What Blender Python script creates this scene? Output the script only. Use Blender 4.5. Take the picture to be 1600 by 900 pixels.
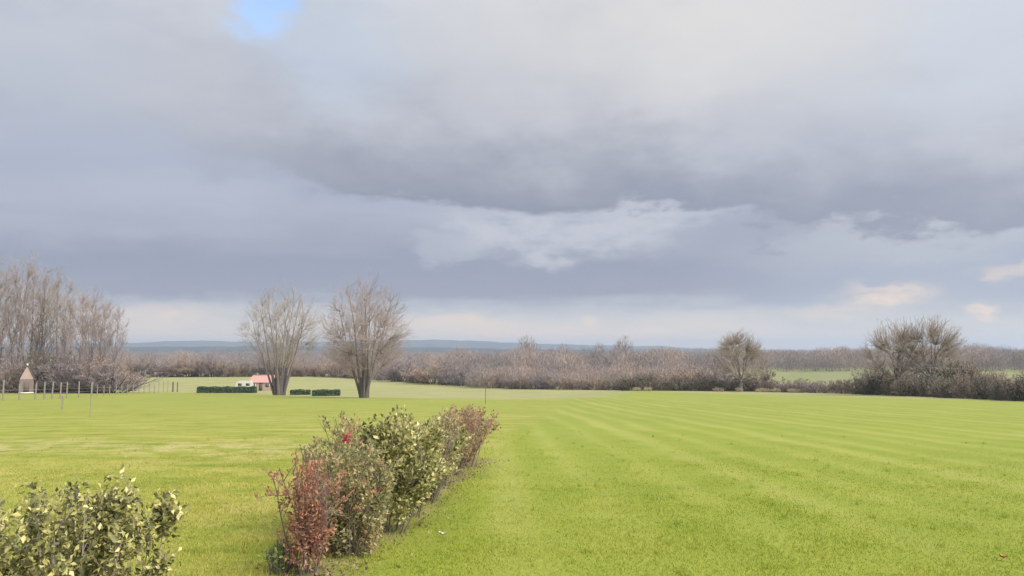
import bpy, math, random
import numpy as np
from math import radians as R

sc = bpy.context.scene
for o in list(bpy.data.objects):
    bpy.data.objects.remove(o)
C = sc.collection

# ------------------------------------------------------------------ camera
F = 1164.0                       # focal length in photograph pixels (1600 wide)
HZ = 545.0                       # horizon row
EYE = 2.0
PITCH = math.atan((HZ - 450) / F)
cam_d = bpy.data.cameras.new('camera')
cam = bpy.data.objects.new('camera', cam_d)
C.objects.link(cam)
cam.location = (0, 0, EYE)
cam.rotation_euler = (math.pi / 2 + PITCH, 0, 0)
cam_d.sensor_width = 36.0
cam_d.lens = 36.0 * F / 1600.0
cam_d.clip_start = 0.05
cam_d.clip_end = 20000
sc.camera = cam

# ------------------------------------------------------------------ exposure
EXPO = 2.0
vs = sc.view_settings
vs.view_transform = 'Standard'
vs.look = 'None'
vs.gamma = 1.0
vs.use_curve_mapping = False
vs.exposure = EXPO

SUN_AZ, SUN_EL = 130.0, 40.0      # degrees right of the view direction, elevation


def lin(c):
    return tuple(((v / 255.0) / 12.92 if v <= 10 else (((v / 255.0) + 0.055) / 1.055) ** 2.4) for v in c)


# ------------------------------------------------------------------ node helper
class S:
    """a socket with arithmetic, so that shader maths can be written as formulas"""
    def __init__(s, nt, sock):
        s.nt, s.k = nt, sock

    def m(s, op, b=None, c=None):
        n = s.nt.nodes.new('ShaderNodeMath')
        n.operation = op
        for i, v in enumerate((s, b, c)):
            if v is None:
                continue
            if isinstance(v, S):
                s.nt.links.new(v.k, n.inputs[i])
            else:
                n.inputs[i].default_value = float(v)
        return S(s.nt, n.outputs[0])

    def __add__(s, b): return s.m('ADD', b)
    def __radd__(s, b): return s.m('ADD', b)
    def __sub__(s, b): return s.m('SUBTRACT', b)
    def __rsub__(s, b): return (s * -1.0) + b
    def __mul__(s, b): return s.m('MULTIPLY', b)
    def __rmul__(s, b): return s.m('MULTIPLY', b)
    def __truediv__(s, b): return s.m('DIVIDE', b)

    def step(s, a, b, lo=0.0, hi=1.0):
        n = s.nt.nodes.new('ShaderNodeMapRange')
        n.interpolation_type = 'SMOOTHSTEP'
        s.nt.links.new(s.k, n.inputs[0])
        for i, v in enumerate((a, b, lo, hi)):
            n.inputs[i + 1].default_value = v
        return S(s.nt, n.outputs[0])

    def clamp(s):
        return s.m('MINIMUM', 1.0).m('MAXIMUM', 0.0)


def comb(nt, x, y, z):
    n = nt.nodes.new('ShaderNodeCombineXYZ')
    for i, v in enumerate((x, y, z)):
        if isinstance(v, S):
            nt.links.new(v.k, n.inputs[i])
        else:
            n.inputs[i].default_value = v
    return S(nt, n.outputs[0])


def sep(nt, v):
    n = nt.nodes.new('ShaderNodeSeparateXYZ')
    nt.links.new(v.k, n.inputs[0])
    return [S(nt, o) for o in n.outputs]


def noise(nt, vec, scale, detail=4.0, rough=0.5, dist=0.0, out=0):
    n = nt.nodes.new('ShaderNodeTexNoise')
    n.inputs['Scale'].default_value = scale
    n.inputs['Detail'].default_value = detail
    n.inputs['Roughness'].default_value = rough
    n.inputs['Distortion'].default_value = dist
    if vec is not None:
        nt.links.new(vec.k, n.inputs['Vector'])
    return S(nt, n.outputs[out])


def ramp(nt, fac, stops, ease='LINEAR'):
    n = nt.nodes.new('ShaderNodeValToRGB')
    cr = n.color_ramp
    cr.interpolation = ease
    while len(cr.elements) < len(stops):
        cr.elements.new(0.5)
    for e, (p, c) in zip(cr.elements, stops):
        e.position = p
        e.color = (c[0], c[1], c[2], 1)
    if fac is not None:
        nt.links.new(fac.k, n.inputs[0])
    return S(nt, n.outputs[0])


def mix(nt, f, a, b, mode='MIX'):
    n = nt.nodes.new('ShaderNodeMix')
    n.data_type = 'RGBA'
    n.blend_type = mode
    for i, v in ((0, f), (6, a), (7, b)):
        if isinstance(v, S):
            nt.links.new(v.k, n.inputs[i])
        elif i == 0:
            n.inputs[0].default_value = v
        else:
            n.inputs[i].default_value = (v[0], v[1], v[2], 1)
    return S(nt, n.outputs[2])


def attr(nt, name):
    n = nt.nodes.new('ShaderNodeAttribute')
    n.attribute_name = name
    return S(nt, n.outputs['Fac'])


# ------------------------------------------------------------------ world: Nishita sky under broken overcast
w = bpy.data.worlds.new('World')
sc.world = w
w.use_nodes = True
nt = w.node_tree
nt.nodes.clear()
out = nt.nodes.new('ShaderNodeOutputWorld')
sky = nt.nodes.new('ShaderNodeTexSky')
sky.sky_type = 'NISHITA'
sky.sun_disc = False
sky.sun_elevation = R(SUN_EL)
sky.sun_rotation = R(SUN_AZ)
bg_sky = nt.nodes.new('ShaderNodeBackground')
bg_sky.inputs[1].default_value = 0.075
nt.links.new(sky.outputs[0], bg_sky.inputs[0])

tc = nt.nodes.new('ShaderNodeTexCoord')
D = S(nt, tc.outputs['Generated'])
dx, dy, dz = sep(nt, D)
az = dx.m('ARCTAN2', dy) * (180 / math.pi)
el = dz.m('ARCSINE') * (180 / math.pi)
flat = comb(nt, dx, dy, dz * 2.2)
wob = noise(nt, flat, 3.2, 5, 0.55) - 0.5
wob2 = noise(nt, flat, 9.0, 6, 0.62) - 0.5
wob3 = noise(nt, comb(nt, dx + 5.3, dy, dz * 2.6), 22.0, 5, 0.6) - 0.5
soft = noise(nt, comb(nt, dx + 2.1, dy + 7.7, dz * 1.7), 2.6, 4, 0.5) - 0.5
streak = noise(nt, comb(nt, dx, dy, dz * 9.0), 6.0, 4, 0.55) - 0.5


def A(px):
    return math.degrees(math.atan((px - 800) / F))


def E(py, px=800):
    return math.degrees(math.atan((HZ - py) / math.hypot(F, px - 800)))


# the base of the big cloud shelf, elevation as a curve over azimuth
edge_pts = [(-75, 10.5), (A(0), 15.0), (A(150), 15.2), (A(260), 14.6), (A(330), 13.4), (A(430), 12.6), (A(560), 11.6),
            (A(720), 11.4), (A(850), 11.0), (A(960), 11.4), (A(1040), 10.6), (A(1100), 9.3), (A(1250), 8.6), (A(1400), 8.2),
            (A(1600), 7.2), (75, 10.5)]
fc = nt.nodes.new('ShaderNodeFloatCurve')
cv = fc.mapping.curves[0]
for i, (a, e) in enumerate(edge_pts):
    p = ((a + 75) / 150.0, e / 20.0)
    if i == 0:
        cv.points[0].location = p
    elif i == len(edge_pts) - 1:
        cv.points[-1].location = p
    else:
        cv.points.new(*p)
fc.mapping.update()
a_n = (az + 75.0) / 150.0 + wob2 * 0.02
nt.links.new(a_n.clamp().k, fc.inputs['Value'])
edge = S(nt, fc.outputs[0]) * 20.0
t = el - edge + wob * 7.0 + wob2 * 5.5 + wob3 * 2.6

k = 1.0 / 2 ** EXPO


def sk(c, g=1.0):
    return tuple(v * k * g for v in lin(c))


def srgb(*stops):
    return [(p, sk(c)) for p, c in stops]


def blob_early(px, py, sx, sy):
    a = (az - A(px) + wob * 14.0 + wob2 * 6.0) / sx
    b = (el - E(py, px) + wob * -6.0 + wob2 * 3.0) / sy
    return ((a * a + b * b) * -1.0).m('EXPONENT')


# the upper cloud: dark base, brightening upwards
tu = (t + soft * 15.0 + wob2 * 4.0 + wob3 * 0.4) / 40.0
upper = ramp(nt, tu.clamp(), [(0.0, sk((160, 167, 184))), (0.05, sk((167, 173, 188))), (0.13, sk((181, 186, 199))),
                              (0.22, sk((195, 201, 212))), (0.34, sk((206, 212, 222))), (0.55, sk((219, 224, 231))),
                              (0.8, sk((238, 241, 245), 1.1)), (1.0, sk((255, 255, 255), 1.35))])
mid_az = az - A(1060)
warm = (mid_az * mid_az / 420.0 * -1.0).m('EXPONENT') * el.step(13, 24)
upper = mix(nt, warm * 0.75, upper, sk((226, 224, 222)))
upper = mix(nt, az.step(A(60), A(420), 0.7, 0.0) * t.step(0.0, 8.0, 1.0, 0.0), upper, sk((180, 188, 204)))
cl = az - A(780)
dark = (cl * cl / 700.0 * -1.0).m('EXPONENT') * t.step(0.0, 7.0, 1.0, 0.0)
upper = mix(nt, dark * 0.95, upper, sk((143, 150, 168)))
upper = mix(nt, (soft * 3.5 + wob * 2.0 + wob2 * 0.6 + 0.35).clamp() * el.step(8, 18) * 0.55, upper, sk((209, 211, 217)))
upper = mix(nt, (wob * -4.0 + wob2 * -0.8 - 0.1).clamp() * el.step(9, 20) * 0.45, upper, sk((182, 187, 201)))
for px, py, sx, sy, g, c in ((230, 110, 10.0, 4.5, 0.65, (202, 206, 214)), (30, 60, 7.0, 6.0, 0.5, (196, 204, 217)), (1330, 190, 12.0, 3.5, 0.5, (196, 202, 213)),
                             (1100, 40, 10.0, 4.0, 0.6, (224, 223, 222)), (780, 120, 8.0, 4.0, 0.4, (195, 198, 207)), (640, 235, 9.0, 2.0, 0.35, (166, 172, 187)),
                             (300, 235, 6.0, 1.1, 0.4, (170, 178, 195))):
    upper = mix(nt, blob_early(px, py, sx, sy) * g, upper, sk(c))
# the lower, farther cloud deck
elw = (el + (wob * 3.0 + wob2 * 2.5 + streak * 3.0 + wob3 * 1.0) * el.step(0.0, 7.0, 0.45, 1.0)) / 20.0
lower = ramp(nt, elw.clamp(), srgb((0.0, (226, 216, 206)), (0.07, (226, 218, 210)), (0.12, (208, 208, 210)), (0.165, (186, 192, 203)),
                                   (0.21, (160, 167, 184)), (0.31, (156, 164, 183)), (0.40, (165, 173, 190)), (0.5, (176, 184, 201)),
                                   (0.58, (175, 184, 202)), (0.75, (180, 189, 206))))
rgt = az.step(A(1000), A(1450))
lowr = ramp(nt, elw.clamp(), srgb((0.0, (222, 216, 210)), (0.1, (210, 211, 212)), (0.2, (178, 187, 202)), (0.27, (176, 185, 201)),
                                  (0.33, (186, 193, 205)), (0.42, (190, 195, 206)), (0.6, (188, 194, 207))))
lower = mix(nt, rgt, lower, lowr)


def blob(px, py, sx, sy, rag=1.0):
    """a soft-edged cloud patch round a direction of the sky, sizes in degrees"""
    a = (az - A(px) + wob * (9.0 * rag) + wob2 * (7.0 * rag)) / sx
    b = (el - E(py, px) + wob2 * (4.0 * rag) + wob3 * (3.0 * rag)) / sy
    return ((a * a + b * b) * -1.0).m('EXPONENT')


puff = (blob(890, 340, 9.5, 3.2) * 1.25).step(0.2, 0.8) * (wob2 * 2.6 + wob3 * 2.6 + 0.8).clamp()
lower = mix(nt, puff * 0.8, lower, sk((201, 205, 214)))
lower = mix(nt, blob(680, 390, 4.0, 1.5).step(0.3, 0.7) * 0.5, lower, sk((192, 198, 211)))
lower = mix(nt, blob(250, 290, 8.0, 1.5).step(0.2, 0.9) * 0.5, lower, sk((186, 194, 209)))
lower = mix(nt, blob(180, 330, 12.0, 2.0).step(0.2, 0.9) * 0.3, lower, sk((184, 192, 208)))
lower = mix(nt, blob(1150, 365, 5.0, 1.3).step(0.2, 0.8) * 0.8, lower, sk((165, 173, 191)))
for px, py, sx, sy, g in ((1405, 462, 3.0, 0.75, 1.0), (1335, 486, 4.0, 0.5, 0.5), (1562, 478, 1.4, 0.35, 0.9), (1580, 425, 1.8, 0.45, 0.5),
                          (830, 524, 5.0, 0.4, 0.7), (770, 519, 2.2, 0.4, 0.5), (700, 506, 4.5, 0.9, 0.7), (250, 495, 5.0, 1.0, 0.45), (1000, 520, 4.0, 0.6, 0.4), (915, 508, 0.7, 0.4, 0.8), (275, 491, 0.8, 0.3, 0.6)):
    lower = mix(nt, blob(px, py, sx, sy, 0.8).step(0.1, 1.0) * g * (wob3 * 3.0 + streak * 2.0 + 1.0).clamp(), lower, sk((240, 222, 208)))
lft = az.step(A(250), A(640), 1.0, 0.0)
lit = t.step(-0.6, 0.5) * (1.0 - lft) + t.step(-2.4, 1.8) * lft
cloud = mix(nt, lit, lower, upper)
# thin bluish veil and the small gap of clear sky
gap = blob(402, -4, 2.2, 2.3, 0.9)
cloud = mix(nt, blob(520, 70, 7.0, 4.5).step(0.1, 0.9) * 0.33, cloud, sk((184, 206, 232)))
cloud = mix(nt, blob(1600, 40, 7.0, 5.0).step(0.1, 0.9) * 0.35, cloud, sk((205, 218, 235)))
bg_cl = nt.nodes.new('ShaderNodeBackground')
nt.links.new(cloud.k, bg_cl.inputs[0])
bg_cl.inputs[1].default_value = 1.0
mx = nt.nodes.new('ShaderNodeMixShader')
cover = gap.step(0.12, 0.95, 1.0, 0.2)
nt.links.new(cover.k, mx.inputs[0])
nt.links.new(bg_sky.outputs[0], mx.inputs[1])
nt.links.new(bg_cl.outputs[0], mx.inputs[2])
nt.links.new(mx.outputs[0], out.inputs[0])
w.cycles.sampling_method = 'MANUAL'
w.cycles.sample_map_resolution = 256

# ------------------------------------------------------------------ sun behind the cloud
sd = bpy.data.lights.new('sun', 'SUN')
sd.energy = 1.5
sd.angle = R(45)
sd.color = (1.0, 0.95, 0.87)
sun = bpy.data.objects.new('sun', sd)
C.objects.link(sun)
sun.rotation_euler = (math.pi / 2 - R(SUN_EL), 0, -R(SUN_AZ) + math.pi)
sun.location = (30, 20, 40)

sc.render.engine = 'CYCLES'
sc.cycles.volume_bounces = 0
sc.cycles.max_bounces = 5
sc.cycles.diffuse_bounces = 3
sc.cycles.glossy_bounces = 1
sc.cycles.transparent_max_bounces = 8

# ------------------------------------------------------------------ the lie of the land
LIP = np.array([(-400, 150), (-90, 142), (-62, 136), (-50, 124), (-34, 111), (-18, 96), (-8, 88), (0, 84), (8, 88), (14, 100),
                (20, 130), (26, 156), (40, 152), (60, 400), (-400, 400)], float)


def poly_sd(x, y, P):
    """signed distance to a polygon, positive inside"""
    d = np.full(x.shape, 1e9)
    ins = np.zeros(x.shape, bool)
    n = len(P)
    for i in range(n):
        a, b = P[i], P[(i + 1) % n]
        ex, ey = b - a
        wx, wy = x - a[0], y - a[1]
        tt = np.clip((wx * ex + wy * ey) / (ex * ex + ey * ey), 0, 1)
        d = np.minimum(d, np.hypot(wx - ex * tt, wy - ey * tt))
        c = ((a[1] > y) != (b[1] > y)) & (x < (b[0] - a[0]) * (y - a[1]) / (b[1] - a[1] + 1e-12) + a[0])
        ins ^= c
    return np.where(ins, d, -d)


def sm(x, a, b):
    q = np.clip((x - a) / (b - a), 0, 1)
    return q * q * (3 - 2 * q)


def H(x, y):
    x = np.asarray(x, float)
    y = np.asarray(y, float)
    plane = -0.044 * np.where(y > -10, y, -10 + (y + 10) * 0.3)
    floor = -8.6 + 0.0 * x
    q = (plane - floor) / 1.2
    z = floor + 1.2 * np.logaddexp(0, q)            # smooth maximum of slope and valley floor
    z = z - 0.9 * sm(poly_sd(x, y, LIP), 0, 14) * sm(y, 90, 110) * sm(240 - y, 0, 60)
    z = z + 7.0 * sm(y, 300, 700) * sm(x / np.maximum(y, 1), 0.2, 0.7)
    z = z + 0.10 * np.sin(x * 0.11 + 1.3) * np.sin(y * 0.07 + 0.4) * sm(y, 12, 50)
    z = z + 0.035 * np.sin(x * 0.9 + 0.7 * np.sin(y * 0.4)) * np.sin(y * 0.6 + 1.1) * (1 - sm(y, 60, 120))
    return z


def h(x, y):
    return float(H(np.array([x]), np.array([y]))[0])


def ray(px, py):
    vx, vz, vy = (px - 800) / F, -(py - 450) / F, 1.0
    c, s = math.cos(PITCH), math.sin(PITCH)
    return np.array([vx, vy * c - vz * s, vy * s + vz * c])


def gp(px, py):
    """the point of the ground that the photograph shows at a pixel"""
    d = ray(px, py)
    tt = np.geomspace(2, 6000, 6000)
    P = d[None] * tt[:, None] + np.array([0, 0, EYE])
    below = P[:, 2] < H(P[:, 0], P[:, 1])
    i = int(np.argmax(below)) if below.any() else len(tt) - 1
    return float(P[i, 0]), float(P[i, 1])


def at(px, dist):
    """the ground point at a bearing of the photograph and a distance along the view"""
    x = (px - 800) / F * dist
    return x, dist


# ------------------------------------------------------------------ helpers for objects
def link(o, parent=None):
    C.objects.link(o)
    if parent is not None:
        o.parent = parent
    return o


def tag(o, label=None, cat=None, group=None, kind=None):
    for kk, v in (('label', label), ('category', cat), ('group', group), ('kind', kind)):
        if v:
            o[kk] = v
    return o


def empty(name, loc, rz=0.0, scale=1.0):
    o = bpy.data.objects.new(name, None)
    o.empty_display_size = 0.2
    o.location = loc
    o.rotation_euler = (0, 0, rz)
    o.scale = (scale,) * 3 if not hasattr(scale, '__len__') else scale
    return link(o)


def mesh(name, V, Fc, mat, tint=None, smooth=False, extra=None):
    V = np.asarray(V, np.float32)
    Fc = np.asarray(Fc, np.int32)
    me = bpy.data.meshes.new(name)
    n, kk = Fc.shape
    me.vertices.add(len(V))
    me.vertices.foreach_set('co', V.ravel())
    me.loops.add(n * kk)
    me.loops.foreach_set('vertex_index', Fc.ravel())
    me.polygons.add(n)
    me.polygons.foreach_set('loop_start', np.arange(0, n * kk, kk, dtype=np.int32))
    me.polygons.foreach_set('loop_total', np.full(n, kk, np.int32))
    if smooth:
        me.polygons.foreach_set('use_smooth', np.ones(n, bool))
    me.update(calc_edges=True)
    at_ = dict(extra or {})
    if tint is not None:
        at_['tint'] = tint
    for nm, val in at_.items():
        a = me.attributes.new(nm, 'FLOAT', 'POINT')
        a.data.foreach_set('value', np.asarray(val, np.float32))
    me.materials.append(mat)
    return me


def part(name, me, parent, loc=(0, 0, 0)):
    o = bpy.data.objects.new(name, me)
    o.location = loc
    return link(o, parent)


def copy_tree(o, parent=None):
    c = o.copy()
    link(c)
    c.parent = parent
    for ch in list(o.children):
        copy_tree(ch, c)
    return c


class Acc:
    def __init__(s):
        s.V, s.F, s.T, s.n = [], [], [], 0

    def add(s, V, Fc, T=0.5):
        V = np.asarray(V, float).reshape(-1, 3)
        Fc = np.asarray(Fc, int)
        s.V.append(V)
        s.F.append(Fc + s.n)
        s.T.append(np.broadcast_to(np.asarray(T, float), (len(V),)))
        s.n += len(V)
        return s

    def box(s, x0, x1, y0, y1, z0, z1, T=0.5):
        v = [(x, y, z) for z in (z0, z1) for (x, y) in ((x0, y0), (x1, y0), (x1, y1), (x0, y1))]
        return s.add(v, [(3, 2, 1, 0), (4, 5, 6, 7), (0, 1, 5, 4), (1, 2, 6, 5), (2, 3, 7, 6), (3, 0, 4, 7)], T)

    def mesh(s, name, mat, smooth=False):
        return mesh(name, np.concatenate(s.V), np.concatenate(s.F), mat, np.concatenate(s.T), smooth)


# ------------------------------------------------------------------ materials
def new_mat(name):
    m = bpy.data.materials.new(name)
    m.use_nodes = True
    m.node_tree.nodes.clear()
    return m, m.node_tree


def finish(m, nt, col, rough=0.8, trans=0.0, bump=None, bstr=0.3, bdist=0.02, spec=0.3):
    o = nt.nodes.new('ShaderNodeOutputMaterial')
    p = nt.nodes.new('ShaderNodeBsdfPrincipled')
    nt.links.new(col.k, p.inputs['Base Color'])
    if isinstance(rough, S):
        nt.links.new(rough.k, p.inputs['Roughness'])
    else:
        p.inputs['Roughness'].default_value = rough
    p.inputs['Specular IOR Level'].default_value = spec
    if bump is not None:
        b = nt.nodes.new('ShaderNodeBump')
        b.inputs['Strength'].default_value = bstr
        b.inputs['Distance'].default_value = bdist
        nt.links.new(bump.k, b.inputs['Height'])
        nt.links.new(b.outputs[0], p.inputs['Normal'])
    if trans > 0:
        tr = nt.nodes.new('ShaderNodeBsdfTranslucent')
        nt.links.new(col.k, tr.inputs[0])
        mx = nt.nodes.new('ShaderNodeMixShader')
        mx.inputs[0].default_value = trans
        nt.links.new(p.outputs[0], mx.inputs[1])
        nt.links.new(tr.outputs[0], mx.inputs[2])
        nt.links.new(mx.outputs[0], o.inputs[0])
    else:
        nt.links.new(p.outputs[0], o.inputs[0])
    return m


def obj_coord(nt):
    n = nt.nodes.new('ShaderNodeTexCoord')
    return S(nt, n.outputs['Object'])


def world_coord(nt):
    n = nt.nodes.new('ShaderNodeNewGeometry')
    return S(nt, n.outputs['Position'])


def tint_mat(name, stops, rough=0.7, trans=0.0, spec=0.3, nz=6.0, amt=0.35, per_object=0.0):
    """colour from the per-leaf / per-twig tint, with grain from a noise and, if asked, a shift for each object"""
    m, nt = new_mat(name)
    v = attr(nt, 'tint') + (noise(nt, obj_coord(nt), nz, 3, 0.6) - 0.5) * amt
    if per_object:
        oi = nt.nodes.new('ShaderNodeObjectInfo')
        v = v + (S(nt, oi.outputs['Random']) - 0.5) * per_object
    return finish(m, nt, ramp(nt, v.clamp(), stops), rough, trans, spec=spec)


def plain_mat(name, c0, c1, scale=5.0, rough=0.8, bstr=0.3, bdist=0.01):
    m, nt = new_mat(name)
    n = noise(nt, obj_coord(nt), scale, 5, 0.6)
    return finish(m, nt, ramp(nt, n, [(0.3, c0), (0.7, c1)]), rough, bump=n, bstr=bstr, bdist=bdist)


M = {}
M['bark'] = tint_mat('bark', [(0, (0.109, 0.090, 0.080)), (0.5, (0.192, 0.160, 0.147)), (1, (0.283, 0.242, 0.226))], 0.9, nz=3.0, amt=0.7)
M['bark_dark'] = tint_mat('bark_dark', [(0, (0.069, 0.060, 0.061)), (0.5, (0.121, 0.104, 0.098)), (1, (0.181, 0.160, 0.149))], 0.9, nz=3.0, amt=0.7)
M['twig_pink'] = tint_mat('twig_pink', [(0, (0.190, 0.156, 0.148)), (0.5, (0.301, 0.240, 0.225)), (1, (0.402, 0.324, 0.302))], 0.8, nz=.5, amt=.5)
M['twig_buff'] = tint_mat('twig_buff', [(0, (0.177, 0.147, 0.121)), (0.5, (0.276, 0.231, 0.194)), (1, (0.375, 0.316, 0.266))], 0.8, nz=.5, amt=.5)
M['twig_oak'] = tint_mat('twig_oak', [(0, (0.180, 0.150, 0.123)), (0.5, (0.294, 0.244, 0.199)), (1, (0.408, 0.347, 0.281))], 0.8, nz=.5, amt=.5)

# ------------------------------------------------------------------ ground
def ground_material():
    m, nt = new_mat('meadow')
    P = world_coord(nt)
    x, y, z = sep(nt, P)
    lawn = attr(nt, 'lip')                     # >0 on the rough pasture beyond the lawn
    n_big = noise(nt, P, 0.16, 3, 0.5)
    n_mid = noise(nt, P, 0.9, 4, 0.55)
    n_fine = noise(nt, P, 7.0, 5, 0.65)
    n_grain = noise(nt, P, 38.0, 3, 0.7)
    n_str = noise(nt, comb(nt, x * 0.35, y * 1.4, z), 0.8, 4, 0.6)
    dist = y.step(12, 75)
    v = n_mid * 0.35 + n_fine * 0.3 + n_big * 0.25 + n_grain * 0.25 - 0.075
    # closely mown field on the right of the hedge
    right = ramp(nt, v, [(0.25, (0.135, 0.183, 0.021)), (0.42, (0.195, 0.240, 0.033)), (0.56, (0.235, 0.267, 0.046)), (0.75, (0.290, 0.297, 0.069))])
    sx = x + y * 0.035
    st = ((sx * (2 * math.pi / 1.65)) + (n_mid - 0.5) * 2.5 + (n_big - 0.5) * 3.0).m('SINE')
    st2 = (sx * (2 * math.pi / 4.9) + 0.8).m('SINE')
    stripe = ((st * 0.5 + st2 * 0.5) * y.step(7, 26) * (n_big * 1.6)).clamp()
    right_x = mix(nt, stripe * 0.9, right, (0.275, 0.300, 0.064))
    # rougher, yellower grass on the left
    v2 = n_str * 0.45 + n_mid * 0.3 + n_fine * 0.25 + n_grain * 0.15 - 0.075
    v2 = (v2 - 0.5) * 1.5 + 0.5
    v = (v - 0.5) * 1.3 + 0.5
    left = ramp(nt, v2, [(0.3, (0.135, 0.180, 0.018)), (0.44, (0.210, 0.238, 0.035)), (0.55, (0.275, 0.275, 0.060)), (0.68, (0.350, 0.315, 0.101)), (0.8, (0.400, 0.350, 0.143))])
    hedge_x = y * 0.115 - 3.05                  # the line of the hedge
    side = (x - hedge_x + (n_mid - 0.5) * 1.2).step(-0.9, 0.7)
    near = mix(nt, side, left, right)
    # straw swath lying across the left field
    sw = ((y - 23.5 + (x + 10.0) * 0.09 + (n_mid - 0.5) * 5.0) / 2.2)
    swath = (sw * sw * -1.0).m('EXPONENT') * (x * -1.0).step(2.0, 6.0) * n_fine.step(0.35, 0.6)
    near = mix(nt, swath * n_mid.step(0.4, 0.6) * 0.75, near, (.42, .36, .20))
    stripe_side = side
    # from a distance the sward reads as one light green
    farg = ramp(nt, n_big * 0.5 + n_str * 0.5, [(0.35, (0.200, 0.234, 0.044)), (0.65, (0.242, 0.260, 0.061))])
    near = mix(nt, dist * 0.75, near, farg)
    sraw = (st * 0.68 + st2 * 0.32) * y.step(4, 16) * stripe_side * y.step(150, 90) * (n_big * 1.5 + 0.3)
    near = mix(nt, sraw.clamp() * 0.30, near, (.37, .36, .12))
    near = mix(nt, (sraw * -1.0).clamp() * 0.26, near, (.165, .215, .03))
    # bare earth and dead leaves under the hedge
    hd = (x - hedge_x + (n_fine - 0.5) * 0.9 + (n_mid - 0.5) * 0.7)
    bare = (hd * hd / 0.16 * -1.0).m('EXPONENT') * y.step(20.5, 19.0) * n_fine.step(0.3, 0.55)
    near = mix(nt, bare * 0.8, near, (.19, .145, .09))
    # pasture in the valley
    past = ramp(nt, n_big * 0.45 + n_str * 0.35 + n_fine * 0.2, [(0.3, (.20, .215, .075)), (0.5, (.265, .265, .115)), (0.7, (.31, .29, .16))])
    green = ramp(nt, n_big, [(0.3, (0.163, 0.184, 0.077)), (0.7, (0.215, 0.221, 0.110))])
    past = mix(nt, attr(nt, 'green_field'), past, green)
    wood = ramp(nt, n_mid, [(0.3, (.09, .075, .06)), (0.7, (.14, .115, .085))])
    past = mix(nt, attr(nt, 'wood_floor'), past, wood)
    col = mix(nt, (lawn + (n_mid - 0.5) * 5.0).step(-1.5, 2.5), near, past)
    hgt = n_fine * 0.6 + n_grain * 0.4
    return finish(m, nt, col, 0.9, bump=hgt, bstr=0.6, bdist=0.05, spec=0.15)


ang = np.concatenate([np.arange(-50, 50, 0.5), np.arange(50, 310, 4.0)])
rad = np.concatenate([[0.0], np.geomspace(1.0, 9500, 210)])
ta, tr = np.meshgrid(np.radians(ang), rad)
gx, gy = (np.sin(ta) * tr).ravel(), (np.cos(ta) * tr).ravel()
gz = H(gx, gy)
na, nr = len(ang), len(rad)
ii, jj = np.meshgrid(np.arange(nr - 1), np.arange(na), indexing='ij')
j2 = (jj + 1) % na
gF = np.stack([ii * na + jj, ii * na + j2, (ii + 1) * na + j2, (ii + 1) * na + jj], -1).reshape(-1, 4)[:, ::-1]
RFIELD = np.array([(20, 158), (58, 60), (80, -40), (400, -40), (400, 330), (120, 330), (60, 320)], float)   # beyond the right hedge
lip = np.maximum(poly_sd(gx, gy, LIP), poly_sd(gx, gy, RFIELD))
lip = np.where(gy > 190, 20, lip)
ratio = gx / np.maximum(gy, 1)
green_f = sm(gy, 200, 240) * sm(ratio, 0.25, 0.4) * (1 - sm(gy, 420, 520))
wood_f = sm(gy, 300, 380) * (1 - sm(ratio, 0.2, 0.35)) + sm(gy, 380, 430)
g = tag(part('ground', mesh('ground', np.stack([gx, gy, gz], 1), gF, ground_material(), None, True,
                            {'lip': np.clip(lip, -30, 30), 'green_field': green_f, 'wood_floor': np.clip(wood_f, 0, 1)}), None), kind='structure')
g['label'] = 'sloping green meadow running down to the valley'

# ------------------------------------------------------------------ blue hills on the skyline
def hills(name, dist, prof, depth, mat, label):
    xs = np.array([p[0] for p in prof], float)
    ys = np.array([p[1] for p in prof], float)
    pxs = np.linspace(xs[0], xs[-1], 260)
    top = np.interp(pxs, xs, ys) + 0.35 * np.sin(pxs * 0.09) + 0.25 * np.sin(pxs * 0.21 + 1)
    sect = np.linspace(-1, 1, 13)
    V, Fc = [], []
    for q in sect:
        prof_h = 0.5 + 0.5 * math.cos(q * math.pi)
        d = dist + q * depth
        X = (pxs - 800) / F * d
        Z = -12 + ((HZ - top) / F * dist + EYE + 12) * prof_h
        V.append(np.stack([X, np.full_like(X, d), Z], 1))
    n = len(pxs)
    for a in range(len(sect) - 1):
        i = np.arange(n - 1)
        Fc.append(np.stack([a * n + i, a * n + i + 1, (a + 1) * n + i + 1, (a + 1) * n + i], 1))
    o = part(name, mesh(name, np.concatenate(V), np.concatenate(Fc), mat, None, True), None)
    tag(o, label, None, None, 'structure')


def hill_mat(name, c0, c1):
    m, nt = new_mat(name)
    P = world_coord(nt)
    x, y, z = sep(nt, P)
    n = noise(nt, comb(nt, x, y * 0.6, z * 3), 0.006, 5, 0.6)
    return finish(m, nt, ramp(nt, n, [(0.35, c0), (0.65, c1)]), 0.95)


hills('hill', 4300, [(-400, 548), (-100, 540), (60, 536), (200, 536), (300, 532), (420, 535), (520, 534), (600, 532), (680, 531), (730, 532), (800, 535.5), (880, 538),
                     (960, 540), (1040, 541), (1065, 543), (1120, 546), (1300, 549), (1500, 551)], 700,
      hill_mat('far_hill', (.035, .05, .055), (.065, .08, .07)), 'blue grey ridge of hills along the skyline')
hills('hill', 2700, [(-500, 546), (0, 542), (220, 542), (400, 541), (560, 542), (700, 543), (800, 545), (900, 547), (1000, 549), (1200, 552)], 300,
      hill_mat('near_hill', (.02, .03, .03), (.04, .05, .045)), 'dark blue wooded rise below the far ridge')

# ------------------------------------------------------------------ branching plants
def unit(v):
    return v / np.maximum(np.linalg.norm(v, axis=-1, keepdims=True), 1e-9)


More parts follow.
